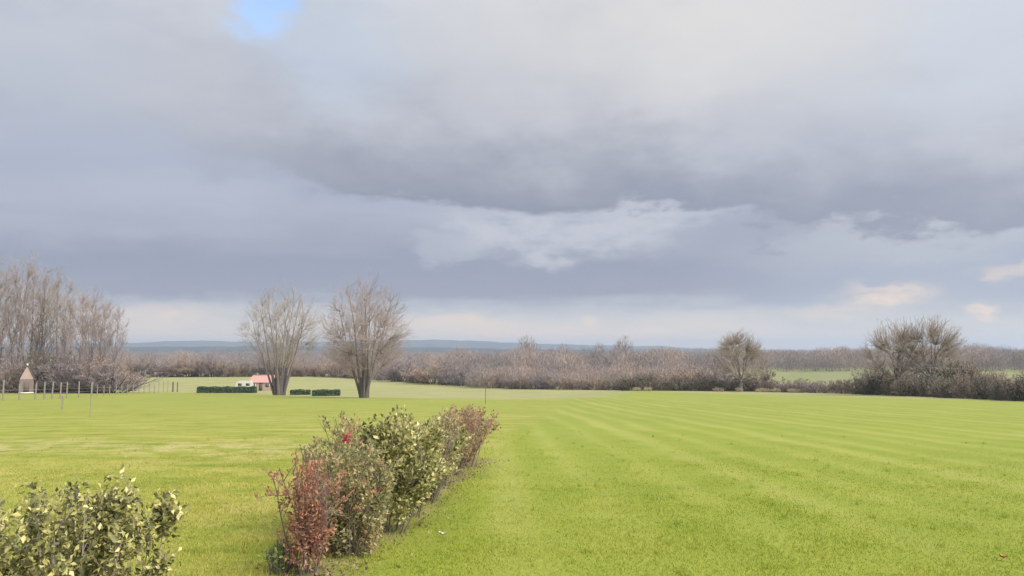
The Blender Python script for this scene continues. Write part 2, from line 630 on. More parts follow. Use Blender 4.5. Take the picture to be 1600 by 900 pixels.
def grow(rng, st, d, L, kk, wobble, trop):
    P = [st]
    d = unit(d)
    for i in range(kk):
        d = unit(d + rng.normal(0, wobble, d.shape) + np.array([0, 0, trop]))
        P.append(P[-1] + d * (L / kk)[:, None])
    return np.stack(P, 1)


def kids(rng, P, L, m, t0, t1, a0, a1, lf0, lf1, up=0.0):
    """children along polylines: start, direction, length, position along the parent"""
    n, kp = P.shape[:2]
    tt = rng.uniform(t0, t1, (n, m))
    f = tt * (kp - 1)
    i = np.minimum(f.astype(int), kp - 2)
    fr = (f - i)[..., None]
    r_ = np.arange(n)[:, None]
    a, b = P[r_, i], P[r_, i + 1]
    st = a + (b - a) * fr
    tg = unit(b - a)
    ref = rng.normal(0, 1, tg.shape)
    ref[..., 2] += up
    per = unit(ref - tg * np.sum(ref * tg, -1, keepdims=True))
    an = np.radians(rng.uniform(a0, a1, (n, m)))[..., None]
    d = tg * np.cos(an) + per * np.sin(an)
    ln = L[:, None] * rng.uniform(lf0, lf1, (n, m)) * (1.15 - 0.65 * tt)
    return st.reshape(-1, 3), d.reshape(-1, 3), ln.ravel(), tt.ravel()


def tube(acc, P, r0, r1, n, rng, tn=(0.2, 0.8), power=1.0):
    N, kk = P.shape[:2]
    if N == 0:
        return
    r0 = np.broadcast_to(r0, (N,))
    r1 = np.broadcast_to(r1, (N,))
    s = np.linspace(0, 1, kk)[None] ** power
    rr = r0[:, None] * (1 - s) + r1[:, None] * s
    tg = unit(P[:, -1] - P[:, 0])
    ref = np.where(np.abs(tg[:, 2:3]) > 0.9, np.array([[1.0, 0, 0]]), np.array([[0, 0, 1.0]]))
    u = unit(np.cross(tg, ref))
    v = np.cross(tg, u)
    th = np.arange(n) * 2 * math.pi / n
    ring = u[:, None] * np.cos(th)[None, :, None] + v[:, None] * np.sin(th)[None, :, None]
    V = P[:, :, None] + ring[:, None] * rr[:, :, None, None]
    base = (np.arange(N) * kk * n)[:, None, None]
    a = np.arange(kk - 1)[None, :, None]
    b = np.arange(n)[None, None, :]
    b2 = (b + 1) % n
    Fc = np.stack([base + a * n + b, base + a * n + b2, base + (a + 1) * n + b2, base + (a + 1) * n + b], -1).reshape(-1, 4)
    acc.add(V.reshape(-1, 3), Fc, np.repeat(rng.uniform(tn[0], tn[1], N), kk * n))


def fill(rng, nodes, pts, up):
    """twigs that run from the nearest bough to points spread through the crown"""
    dist = np.empty(len(pts))
    st = np.empty_like(pts)
    for i in range(0, len(pts), 500):
        q = pts[i:i + 500]
        dd = nodes[None] - (q - np.array([0, 0, up]))[:, None]
        r2 = (dd ** 2).sum(-1) + np.where(nodes[None, :, 2] > q[:, None, 2] - .1, 30., 0.)
        a = r2.argmin(1)
        st[i:i + 500] = nodes[a]
    d = pts - st
    L = np.linalg.norm(d, axis=1)
    side = rng.normal(0, .10, pts.shape) * L[:, None]
    side[:, 2] -= .06 * L
    tt = np.linspace(0, 1, 5)[None, :, None]
    return st[:, None] + d[:, None] * tt + side[:, None] * (4 * tt * (1 - tt)), L


def fan_tree(seed, Ht, stems, half_w, base_r, thick, n_pts=900, stem_ang=16, belly=.58, low=.24, twig_r=.012, side=5, squat=1.0, bole=None):
    """many straight stems rising from one stool into an oval head of fine twigs"""
    rng = np.random.default_rng(seed)
    tr, lm, cr = Acc(), Acc(), Acc()
    n = stems
    a = np.arange(n) * 2.399 + rng.uniform(0, .6, n)
    q = np.sqrt((np.arange(n) + 0.4) / n)
    st = np.stack([np.cos(a) * q * base_r, np.sin(a) * q * base_r, np.full(n, -0.25)], 1)
    an = np.radians(1 + stem_ang * q * rng.uniform(.75, 1.15, n))
    d = np.stack([np.cos(a) * np.sin(an), np.sin(a) * np.sin(an), np.cos(an)], 1)
    L = Ht * rng.uniform(.84, .98, n) * (1 - 0.24 * q ** 2.5)
    P1 = grow(rng, st, d, L, 10, 0.035, 0.004)
    r1 = thick * rng.uniform(.65, 1.0, n) * (1.1 - .3 * q)
    tube(tr, P1[:, :4], r1 * 1.15, r1 * .66, 7, rng)
    tube(lm, P1[:, 3:], r1 * .66, .018, 6, rng, power=.7)
    if bole:
        B = np.array([[[0, 0, -.3], [.03, 0, bole[2] * .2], [0, .02, bole[2] * .6], [0, 0, bole[2]], [0, 0, bole[2] + .5]]])
        tube(tr, B, np.array([bole[0]]), np.array([bole[1]]), 11, rng, (.2, .4))
    s2, d2, l2, t2 = kids(rng, P1, L, 7, low, .85, 22, 42, .22, .40, .1)
    P2 = grow(rng, s2, d2, l2, 6, 0.05, 0.05)
    tube(cr, P2, .075 - .045 * t2, .012, 5, rng, (.1, .6))
    # points through the head: an oval, fuller at the belly, ragged at the rim
    v = unit(rng.normal(0, 1, (n_pts, 3)))
    qq = rng.uniform(.08, 1, (n_pts, 1)) ** .45 * (1 + rng.normal(0, .05, (n_pts, 1)))
    up_h, dn_h = Ht * (1 - belly), Ht * (belly - low) * squat
    C_ = v * qq
    pts = np.stack([C_[:, 0] * half_w, C_[:, 1] * half_w, Ht * belly + np.where(C_[:, 2] > 0, C_[:, 2] * up_h, C_[:, 2] * dn_h)], 1)
    lump = np.sin(np.arctan2(pts[:, 1], pts[:, 0]) * 5 + seed)
    pts[:, 2] += lump * .04 * Ht * np.clip(C_[:, 2], 0, 1)
    nodes = np.concatenate([P1[:, 3:].reshape(-1, 3), P2[:, 1:].reshape(-1, 3)])
    P3, L3 = fill(rng, nodes, pts, 1.3)
    tube(cr, P3, .010 + .006 * L3, twig_r * .7, 3, rng, (.3, .8))
    s4, d4, l4, t4 = kids(rng, P3, np.clip(L3, 1.2, 3.0), side, .25, 1.0, 22, 50, .3, .6, .25)
    P4 = grow(rng, s4, d4, l4, 2, 0.08, 0.06)
    tube(cr, P4, twig_r, twig_r * .5, 3, rng, (.4, 1.0))
    return tr, lm, cr


def dome_tree(seed, Ht, width, thick, twig_r=0.014, limbs=16, n_pts=1500, side=5):
    """round-headed field oak: short bole, limbs radiating into an even dome of fine twigs"""
    rng = np.random.default_rng(seed)
    tr, lm, cr = Acc(), Acc(), Acc()
    bole = Ht * .2
    T = grow(rng, np.array([[0, 0, -.25]]), np.array([[0.03, 0, 1.]]), np.array([bole + .25]), 5, .02, .02)
    tube(tr, T, thick * 1.25, thick * .85, 9, rng)
    n = limbs
    a = np.arange(n) * 2.399 + rng.uniform(0, .5, n)
    q = (np.arange(n) + .5) / n
    el_ = np.radians(88 - 72 * q ** .85)
    d = np.stack([np.cos(a) * np.cos(el_), np.sin(a) * np.cos(el_), np.sin(el_)], 1)
    st = np.repeat(T[:, -1], n, 0) - np.array([0, 0, 1.]) * (q * bole * .3)[:, None]
    reach = 1 / np.sqrt((np.cos(el_) / (width * .5)) ** 2 + (np.sin(el_) / (Ht - bole)) ** 2)
    L = reach * rng.uniform(.6, .72, n)
    P1 = grow(rng, st, d, L, 8, .09, .02)
    r1 = thick * .36 * rng.uniform(.6, 1, n)
    tube(lm, P1, r1, .025, 6, rng, power=.7)
    s2, d2, l2, t2 = kids(rng, P1, L, 7, .25, .97, 22, 50, .2, .34, .2)
    P2 = grow(rng, s2, d2, l2, 5, .10, .02)
    tube(cr, P2, .07 - .04 * t2, .018, 4, rng, (.1, .5))
    v = unit(rng.normal(0, 1, (n_pts, 3)))
    v[:, 2] = np.where(v[:, 2] < -.35, -v[:, 2], v[:, 2])
    qq = rng.uniform(.12, 1, (n_pts, 1)) ** .4 * (1 + rng.normal(0, .025, (n_pts, 1)))
    zc = Ht * .42
    pts = v * qq * np.array([width * .5, width * .5, Ht - zc]) + np.array([0, 0, zc])
    pts[:, 2] = np.maximum(pts[:, 2], Ht * .14)
    nodes = np.concatenate([P1[:, 2:].reshape(-1, 3), P2[:, 1:].reshape(-1, 3)])
    P3, L3 = fill(rng, nodes, pts, .5)
    tube(cr, P3, .012 + .008 * L3, twig_r * .8, 3, rng, (.2, .8))
    s4, d4, l4, t4 = kids(rng, P3, np.clip(L3, .9, 2.0), side, .3, 1.0, 28, 60, .3, .55, .2)
    P4 = grow(rng, s4, d4, l4, 2, .12, .02)
    tube(cr, P4, twig_r, twig_r * .5, 3, rng, (.4, 1.))
    return tr, lm, cr


def tree_thing(name, parts_, loc, rz, scale, mats, label, cat='tree', group=None):
    o = empty(name, loc, rz, scale)
    for nm, acc, mt in zip(('trunk', 'limb', 'crown'), parts_, mats):
        part(nm, acc.mesh(name + '_' + nm, M[mt]) if isinstance(acc, Acc) else acc, o)
    return tag(o, label, cat, group)


def copy_thing(src, name, loc, rz, scale, label, group=None):
    o = copy_tree(src)
    o.name = name
    o.location = loc
    o.rotation_euler = (0, 0, rz)
    o.scale = (scale,) * 3 if not hasattr(scale, '__len__') else scale
    o['label'] = label
    if group:
        o['group'] = group
    return o


def spot(px, py):
    x, y = gp(px, py)
    return (x, y, h(x, y))


def stand(px, dist):
    x, y = at(px, dist)
    return (x, y, h(x, y))


# the two big bare trees at the end of the left field
GW = 'two many-stemmed bare trees at the field edge'
t1 = tree_thing('willow_tree', fan_tree(11, 17.6, 11, 6.9, .75, .32, 900, 16, .60, .26, .012, 6, bole=(.85, 1.05, 2.2)), stand(440, 117), .4, 1,
                ('bark_dark', 'bark', 'twig_buff'), 'sparse bare willow with many stems spreading from its foot, beside the red roof', 'tree', GW)
t2 = tree_thing('willow_tree', fan_tree(23, 15.7, 9, 6.4, .42, .27, 1300, 16, .52, .2, .011, 7, bole=(.62, .66, 2.0)), stand(571, 95.5), 1.1, 1,
                ('bark_dark', 'bark', 'twig_pink'), 'dense brownish bare willow, right of the dark clipped hedges', 'tree', GW)

# the grove at the left edge
GG = 'bare trees of the grove at the left edge'
pop = [fan_tree(31, 25.5, 4, 3.6, .4, .26, 560, 6, .62, .2, .015, 6),
       fan_tree(32, 23.0, 4, 3.4, .4, .26, 520, 6, .62, .2, .015, 6),
       fan_tree(33, 19.4, 5, 3.9, .4, .19, 560, 9, .60, .18, .014, 6)]
grove = [(-52, 611, 0, 1.0, 0.3, 'hidden'), (-22, 612, 1, 1.06, 2.0, 'bare poplar cut by the left picture edge'),
         (4, 611, 0, .96, 4.1, 'bare poplar in the grove, nearest to the left picture edge'),
         (27, 612, 1, 1.08, 1.2, 'tall bare poplar just left of the pale gabled hut'),
         (50, 610, 0, 1.0, 5.0, 'tallest bare poplar, rising behind the pale gabled hut'),
         (72, 612, 1, 1.04, 3.3, 'bare poplar just right of the pale gabled hut'),
         (95, 611, 0, .88, 2.7, 'bare poplar above the dark scrub in the middle of the grove'),
         (121, 611, 2, .98, .2, 'slender bare poplar left of the gap low in the grove'),
         (146, 611, 2, 1.02, 1.9, 'bare pinkish poplar, second from the right end of the grove'),
         (172, 611, 2, .90, 3.8, 'wide fanning bare tree at the right end of the grove')]
proto = {}
for px, py, kd, s_, rz, lb in grove:
    loc = stand(px, 133 + (px * 7 % 11) * .7)
    mats = (('bark', 'bark', 'twig_buff'), ('bark', 'bark', 'twig_pink'), ('bark', 'bark', 'twig_pink'))[kd]
    if lb == 'hidden':
        lb = 'bare poplar at the far left, mostly outside the picture'
    if kd not in proto:
        proto[kd] = tree_thing('poplar_tree', pop[kd], loc, rz, s_, mats, lb, 'tree', GG)
    else:
        copy_thing(proto[kd], 'poplar_tree', loc, rz, s_, lb, GG)

# field oaks on the right
t3 = tree_thing('oak_tree', dome_tree(41, 12.2, 10.8, .40, .016, 16, 1050, 5), spot(1157, 612), .6, 1, ('bark_dark', 'bark_dark', 'twig_oak'),
                'single round-headed bare oak above the far hedge', 'tree', 'round bare oaks above the right hedge')
loc = stand(1398, 106)
t4 = tree_thing('oak_tree', dome_tree(42, 11.2, 10.6, .38, .012, 16, 680, 5), loc, 1.9, 1, ('bark_dark', 'bark_dark', 'twig_oak'),
                'left oak of the touching pair with one shared dome', 'tree', 'round bare oaks above the right hedge')
loc = stand(1452, 104)
t5 = tree_thing('oak_tree', dome_tree(43, 11.6, 11.2, .40, .012, 16, 740, 5), loc, 3.3, 1, ('bark_dark', 'bark_dark', 'twig_oak'),
                'right oak of the touching pair with one shared dome', 'tree', 'round bare oaks above the right hedge')

# ------------------------------------------------------------------ hedgerow scrub
def leaf_soup(rng, acc, P, size, tn, elong=1.6, up=0.0):
    """one folded leaf or leaf clump (four triangles) at each point"""
    n = len(P)
    d = rng.normal(0, 1, (n, 3))
    d[:, 2] += up
    d = unit(d)
    r_ = unit(np.cross(d, rng.normal(0, 1, (n, 3))))
    nn = np.cross(d, r_)
    L = (size * rng.uniform(.6, 1.3, n))[:, None]
    W = L / elong * .5
    mid = P + d * L * .5
    V = np.stack([P, mid - r_ * W + nn * W * .45, P + d * L - nn * W * .35, mid + r_ * W + nn * W * .45, mid], 1)
    b = (np.arange(n) * 5)[:, None]
    Fc = np.concatenate([b + np.array([[0, 4, 1]]), b + np.array([[4, 2, 1]]), b + np.array([[0, 3, 4]]), b + np.array([[4, 3, 2]])])
    acc.add(V.reshape(-1, 3), Fc, np.repeat(rng.uniform(tn[0], tn[1], n), 5))


def dome_pts(rng, n, rx, ry, hz, inner=.35, base=0.0):
    d = unit(rng.normal(0, 1, (n, 3)))
    d[:, 2] = np.abs(d[:, 2])
    q = rng.uniform(inner ** 3, 1, n) ** (1 / 3)
    P = d * q[:, None] * np.array([rx, ry, hz])
    P[:, 2] += base
    return P


def scrub(seed, rx, hz, n_twig, n_leaf, leaf=.16, tn=(.2, .8)):
    """dense thicket: stems fanning from the ground, twigs, and leaf clumps"""
    rng = np.random.default_rng(seed)
    tr, cr = Acc(), Acc()
    n = 26
    a = rng.uniform(0, 6.28, n)
    q = np.sqrt(rng.uniform(0, 1, n))
    st = np.stack([np.cos(a) * q * rx * .55, np.sin(a) * q * rx * .55, np.full(n, -.3)], 1)
    an = q * .75
    d = np.stack([np.cos(a) * np.sin(an), np.sin(a) * np.sin(an), np.cos(an)], 1)
    L = (hz + .3) * rng.uniform(.75, 1.05, n) * (1 - .15 * q)
    P1 = grow(rng, st, d, L, 5, .09, .02)
    tube(tr, P1, .05 * hz / 3, .012, 4, rng)
    m = max(4, n_twig // (n * 7))
    s2, d2, l2, t2 = kids(rng, P1, L, 7, .1, .97, 20, 60, .25, .45, .2)
    P2 = grow(rng, s2, d2, l2, 3, .12, .05)
    tube(cr, P2, .03, .015, 3, rng, tn)
    s3, d3, l3, t3 = kids(rng, P2, l2, m, .1, .98, 20, 60, .4, .8, .2)
    P3 = grow(rng, s3, d3, l3, 2, .12, .05)
    tube(cr, P3, .028, .012, 3, rng, tn)
    if n_leaf:
        acc2 = Acc()
        lumps = dome_pts(rng, 14, rx * .8, rx * .8, hz * .8, .2)
        i = rng.integers(0, 14, n_leaf)
        P = lumps[i] + rng.normal(0, 1, (n_leaf, 3)) * np.array([rx * .2, rx * .2, hz * .13])
        P[:, 2] = np.abs(P[:, 2])
        leaf_soup(rng, acc2, P, leaf, tn)
        return tr, cr, acc2
    return tr, cr, None


M['scrub_brown'] = tint_mat('scrub_brown', [(0, (0.132, 0.108, 0.099)), (.5, (0.245, 0.195, 0.168)), (1, (0.358, 0.285, 0.241))], .9, .1, nz=1.2, amt=.5, per_object=.35)
M['scrub_rust'] = tint_mat('scrub_rust', [(0, (0.193, 0.149, 0.128)), (.5, (0.333, 0.245, 0.195)), (1, (0.462, 0.356, 0.267))], .9, .1, nz=1.2, amt=.5, per_object=.35)
M['scrub_mauve'] = tint_mat('scrub_mauve', [(0, (0.149, 0.126, 0.136)), (.5, (0.250, 0.211, 0.217)), (1, (0.351, 0.295, 0.297))], .9, .1, nz=1.2, amt=.5, per_object=.35)
M['scrub_olive'] = tint_mat('scrub_olive', [(0, (0.058, 0.062, 0.043)), (.5, (0.124, 0.124, 0.079)), (1, (0.208, 0.195, 0.122))], .8, .1, nz=1.2, amt=.5, per_object=.3)
M['scrub_dark'] = tint_mat('scrub_dark', [(0, (0.046, 0.052, 0.040)), (.5, (0.091, 0.098, 0.072)), (1, (0.150, 0.150, 0.107))], .75, .1, nz=1.2, amt=.5, per_object=.3)

SCR = {}


def scrub_proto(key, seed, rx, hz, nt_, nl, lf, twig, leafm):
    tr, cr, lf_ = scrub(seed, rx, hz, nt_, nl, lf)
    SCR[key] = (tr.mesh(key + '_stem', M['bark_dark']), cr.mesh(key + '_twig', M[twig]), lf_.mesh(key + '_leaf', M[leafm]) if lf_ else None, rx, hz)


scrub_proto('brown', 51, 2.2, 3.0, 1500, 900, .16, 'scrub_brown', 'scrub_brown')
scrub_proto('rust', 52, 2.4, 4.5, 1800, 1100, .2, 'scrub_rust', 'scrub_rust')
scrub_proto('mauve', 53, 2.8, 8.0, 2200, 1000, .26, 'scrub_mauve', 'scrub_mauve')
scrub_proto('olive', 54, 2.2, 2.8, 700, 2600, .18, 'scrub_brown', 'scrub_olive')
scrub_proto('dark', 55, 2.3, 2.6, 700, 3000, .17, 'scrub_brown', 'scrub_dark')
scrub_proto('haze', 56, 2.2, 6.0, 2400, 0, .2, 'scrub_rust', 'scrub_rust')


def shrub(key, name, loc, rz, sx, sz, label, cat, group):
    st, tw, lf, rx, hz = SCR[key]
    o = empty(name, loc, rz, (sx / rx, sx / rx, sz / hz))
    part('stem', st, o)
    part('twigs', tw, o)['kind'] = 'stuff'
    if lf:
        part('foliage', lf, o)
    return tag(o, label, cat, group)


def where(px):
    """words for a place along the far hedge"""
    marks = [(800, 'the red brown end of the garden hedge'), (1157, 'the single round oak'), (1420, 'the pair of oaks'), (1600, 'the right picture edge')]
    return min(marks, key=lambda q: abs(q[0] - px))[1]


rnd = random.Random(5)
ORD = ['first', 'second', 'third', 'fourth', 'fifth', 'sixth', 'seventh', 'eighth', 'ninth', 'tenth', 'eleventh', 'twelfth', 'thirteenth', 'fourteenth',
       'fifteenth', 'sixteenth', 'seventeenth', 'eighteenth', 'nineteenth', 'twentieth', 'twenty-first', 'twenty-second', 'twenty-third', 'twenty-fourth',
       'twenty-fifth', 'twenty-sixth', 'twenty-seventh', 'twenty-eighth', 'twenty-ninth', 'thirtieth']


def base_right(px):
    return float(np.interp(px, [760, 800, 900, 1000, 1100, 1180, 1260, 1340, 1400, 1480, 1540, 1600, 1700], [606, 608, 609.5, 610.5, 611, 612, 613.5, 615.5, 618, 621, 624, 626.5, 632]))


# hedge along the foot of the right field: (column, kind, half width, height)
row_c, row_r = [], []
px = 800
while px < 1660:
    x0, y0 = gp(px, base_right(px))
    if px < 930:
        kd, hh, ww = rnd.choice((('brown', 3.0, 2.4), ('rust', 3.8, 2.6), ('mauve', 4.5, 2.4)))
    elif px < 1110:
        kd, hh, ww = rnd.choice((('dark', 3.2, 2.6), ('olive', 3.8, 2.6), ('brown', 3.6, 2.5), ('olive', 3.0, 2.4)))
    elif px < 1200:
        kd, hh, ww = rnd.choice((('olive', 2.6, 2.2), ('brown', 2.8, 2.2), ('dark', 2.2, 2.0)))
    elif px < 1345:
        kd, hh, ww = rnd.choice((('brown', 2.3, 1.9), ('brown', 2.5, 2.0), ('mauve', 2.4, 2.0)))
    elif px < 1490:
        kd, hh, ww = rnd.choice((('dark', 3.0, 2.0), ('dark', 3.4, 2.1), ('olive', 3.2, 2.0)))
    else:
        kd, hh, ww = rnd.choice((('dark', 2.6, 1.7), ('dark', 2.9, 1.8), ('olive', 2.7, 1.8), ('brown', 3.0, 1.7)))
    hh *= rnd.uniform(.88, 1.12)
    (row_c if px < 1157 else row_r).append((px, kd, x0, y0 + ww * .9, ww, hh))
    px += ww * 1.25 / y0 * F
ADJ = {'brown': 'twiggy brown', 'rust': 'rust brown', 'mauve': 'tall greyish brown', 'olive': 'olive green', 'dark': 'dark evergreen', 'haze': 'tall rusty'}
for row, mark in ((row_c, 'rightward from the garden hedge end'), (row_r, 'rightward from the single oak')):
    for i, (px, kd, x, y, ww, hh) in enumerate(row):
        shrub(kd, 'hedge_shrub', (x, y, h(x, y)), rnd.uniform(0, 6), ww, hh,
              '%s shrub, %s in the far hedge %s' % (ADJ[kd], ORD[min(i, 29)], mark), 'shrub', 'shrubs of the hedge beyond the right field')
# bigger bushes standing up behind that hedge
for px, dy, kd, ww, hh, lb in ((1500, 9, 'olive', 3.2, 5.4, 'broad olive thicket rising right of the pair of oaks'),
                               (1532, 10, 'brown', 2.4, 4.2, 'brown thicket sloping down right of the olive one by the oaks'),
                               (1365, 8, 'brown', 2.6, 4.6, 'twiggy brown thicket under the left side of the paired oaks'),
                               (1425, 10, 'mauve', 3.0, 4.6, 'greyish thicket between the trunks of the paired oaks'),
                               (1125, 6, 'mauve', 2.8, 5.0, 'greyish thicket under the left of the single round oak'),
                               (1190, 6, 'brown', 2.8, 4.6, 'twiggy thicket under the right of the single round oak'),
                               (1085, 10, 'rust', 3.6, 5.4, 'broad rusty thicket left of the single round oak'),
                               (1040, 12, 'rust', 3.6, 5.0, 'rusty thicket behind the dark middle of the far hedge'),
                               (1578, 5, 'rust', 2.0, 3.6, 'rust topped bush near the right picture edge')):
    x0, y0 = gp(px, base_right(px))
    x0, y0 = x0 * (y0 + dy) / y0, y0 + dy
    shrub(kd, 'thicket', (x0, y0, h(x0, y0)), rnd.uniform(0, 6), ww, hh, lb, 'bush', 'thickets behind the far hedge')

# the belt of rusty trees beyond the valley pasture
belt = []
px = 205
while px < 800:
    py = float(np.interp(px, [200, 500, 560, 640, 720, 800], [589, 588, 591, 597, 602, 607]))
    x0, y0 = gp(px, py)
    kd = rnd.choice(('haze', 'haze', 'rust', 'mauve', 'brown'))
    hh = {'haze': 7.5, 'rust': 6.0, 'mauve': 8.0, 'brown': 5.0}[kd] * rnd.uniform(.8, 1.15) * (1.0 if px < 560 else .8)
    ww = rnd.uniform(3.2, 4.4)
    belt.append((px, kd, x0, y0, ww, hh))
    px += ww * 1.15 / y0 * F
seg_n = {}
for px, kd, x, y, ww, hh in belt:
    seg = ('left of the sparse willow' if px < 440 else 'between the willows' if px < 571 else 'right of the dense willow')
    i = seg_n[seg] = seg_n.get(seg, 0) + 1
    shrub(kd, 'belt_tree', (x, y, h(x, y)), rnd.uniform(0, 6), ww, hh,
          '%s tree beyond the pasture, %s from left of those %s' % (ADJ[kd].replace('tall ', ''), ORD[min(i - 1, 29)], seg), 'tree', 'belt of bare trees beyond the pasture')

# scrub in the grove and along the left fence
GS = 'scrub among the grove'
for px, py, kd, ww, hh, lb in ((8, 611, 'mauve', 4.0, 7.0, 'grey brown thicket at the foot of the grove by the left picture edge'),
                               (30, 611, 'brown', 3.2, 6.0, 'brown thicket at the foot of the grove left of the hut'),
                               (66, 610, 'olive', 3.0, 8.5, 'olive ivy-grown thicket close to the right of the hut'),
                               (82, 611, 'brown', 3.2, 7.0, 'dark brown thicket second to the right of the hut'),
                               (101, 611, 'mauve', 3.2, 7.5, 'tall brown thicket in the middle of the grove'),
                               (120, 611, 'brown', 3.0, 6.5, 'brown thicket under the slender poplar'),
                               (139, 611, 'mauve', 3.2, 7.0, 'greyish thicket below the right half of the grove'),
                               (158, 611, 'rust', 3.6, 6.8, 'reddish brown thicket at the right end of the grove'),
                               (178, 609, 'mauve', 3.8, 5.2, 'thin greyish thicket trailing off right of the grove'),
                               (200, 606, 'rust', 3.4, 5.0, 'low rusty scrub beyond the round dark bush'),
                               (192, 610, 'dark', 1.7, 3.1, 'small round dark bush right of the grove'),
                               (207, 611, 'brown', 1.2, 1.8, 'small twiggy bush beside the round dark bush'),
                               (168, 612, 'brown', 1.6, 2.4, 'low straw brown bush before the end of the grove')):
    shrub(kd, 'scrub_bush', stand(px, 128.5 + (px * 5 % 7) * .5) if px < 185 else spot(px, py), rnd.uniform(0, 6), ww, hh, lb, 'bush', GS)

# ------------------------------------------------------------------ woods too far off to tell the trees apart
M['far_wood'] = tint_mat('far_wood', [(0, (0.081, 0.092, 0.079)), (.25, (0.162, 0.149, 0.150)), (.5, (0.230, 0.200, 0.202)), (.75, (0.290, 0.245, 0.237)), (1, (0.365, 0.283, 0.246))], .95, .1, nz=.05, amt=.3)


def far_wood(name, spots, label, nb=560, seed=3):
    """spots: x, y, half width, height, tint of each tree of the wood"""
    rng = np.random.default_rng(seed)
    sp = np.array(spots)
    n = len(sp)
    d = unit(rng.normal(0, 1, (n, nb, 3)))
    q = rng.uniform(.05, 1, (n, nb, 1)) ** (1 / 2.6)
    P = d * q
    base = H(sp[:, 0], sp[:, 1])
    X = sp[:, 0, None] + P[..., 0] * sp[:, 2, None]
    Y = sp[:, 1, None] + P[..., 1] * sp[:, 2, None]
    Z = base[:, None] + sp[:, 3, None] * (.5 + .48 * P[..., 2])
    c = np.stack([X, Y, Z], -1).reshape(-1, 3)
    hh = np.repeat(sp[:, 3], nb)
    dr = rng.normal(0, .42, c.shape)
    dr[:, :2] += (P[..., :2].reshape(-1, 2)) * .5
    dr[:, 2] = 1
    dr = unit(dr)
    L = (hh * rng.uniform(.08, .2, len(c)))[:, None]
    sd_ = unit(np.cross(dr, rng.normal(0, 1, c.shape)))
    W = (hh * rng.uniform(.0025, .0075, len(c)))[:, None]
    V = np.stack([c - dr * L * .5 - sd_ * W, c - dr * L * .5 + sd_ * W, c + dr * L * .5], 1).reshape(-1, 3)
    Fc = np.arange(len(V)).reshape(-1, 3)
    tn = np.repeat(np.repeat(sp[:, 4], nb) + rng.normal(0, .10, len(c)), 3)
    # every tree also has a bole
    acc = Acc()
    bx = np.stack([sp[:, 0], sp[:, 1], base - .3], 1)
    top = bx + np.array([0, 0, 1.]) * (sp[:, 3] * .7)[:, None]
    tube(acc, np.stack([bx, top], 1), sp[:, 3] * .018, sp[:, 3] * .005, 3, rng, (.2, .4))
    bV, bF = np.concatenate(acc.V), np.concatenate(acc.F)
    bF3 = np.concatenate([bF[:, [0, 1, 2]], bF[:, [0, 2, 3]]])
    me = mesh(name, np.concatenate([V, bV]), np.concatenate([Fc, bF3 + len(V)]), M['far_wood'], np.concatenate([tn, np.concatenate(acc.T)]))
    tag(part(name, me, None), label, 'wood', None, 'stuff')


def band(n, px0, px1, d0, d1, hh, ww, tint, seed):
    """tree spots along a band of bearings and distances"""
    rng = np.random.default_rng(seed)
    px = rng.uniform(px0, px1, n)
    d = rng.uniform(0, 1, n) ** 1.3 * (d1 - d0) + d0
    clump = .5 + .5 * np.sin(px * .021 + seed) * np.sin(px * .057 + 2 * seed)
    tt = tint[0] + (tint[1] - tint[0]) * np.clip(clump + rng.normal(0, .22, n), 0, 1)
    hs = rng.uniform(hh[0], hh[1], n) * (0.85 + .3 * clump)
    return list(zip((px - 800) / F * d, d, rng.uniform(ww[0], ww[1], n), hs, tt))


far_wood('far_woodland', band(300, 690, 1130, 225, 420, (7, 11.2), (3.5, 5), (.4, .9), 1) + band(150, 180, 720, 330, 520, (7, 10), (4, 6), (.4, .9), 2)
         + band(120, 740, 1120, 195, 230, (4, 7), (2.5, 4), (.6, 1.0), 9)
         + [((px - 800) / F * d, d, w_, h_, tn) for px, d, w_, h_, tn in ((822, 300, 4.5, 17, .75), (832, 305, 4, 15, .7), (975, 300, 4.6, 16.5, .75), (935, 310, 3.5, 14, .6), (968, 310, 4, 15, .7), (880, 330, 4, 13.5, .6))],
         'reddish brown winter wood in the middle distance')
far_wood('far_woodland', band(330, 1105, 1720, 345, 560, (7.5, 11.5), (4, 6), (.5, .95), 3) + band(40, 1180, 1700, 335, 350, (4, 7), (4, 6), (.15, .4), 4),
         'grey brown winter wood on the rise at the right')
far_wood('far_woodland', band(360, -150, 1180, 800, 1500, (9, 14), (8, 13), (.1, .5), 5), 'dim dark wood near the foot of the hills', 240)

# ------------------------------------------------------------------ clipped evergreen hedges, house, caravan
M['evergreen'] = tint_mat('evergreen', [(0, (0.032, 0.050, 0.028)), (.5, (0.072, 0.115, 0.062)), (1, (0.157, 0.219, 0.106))], .6, .1, nz=4, amt=.5)


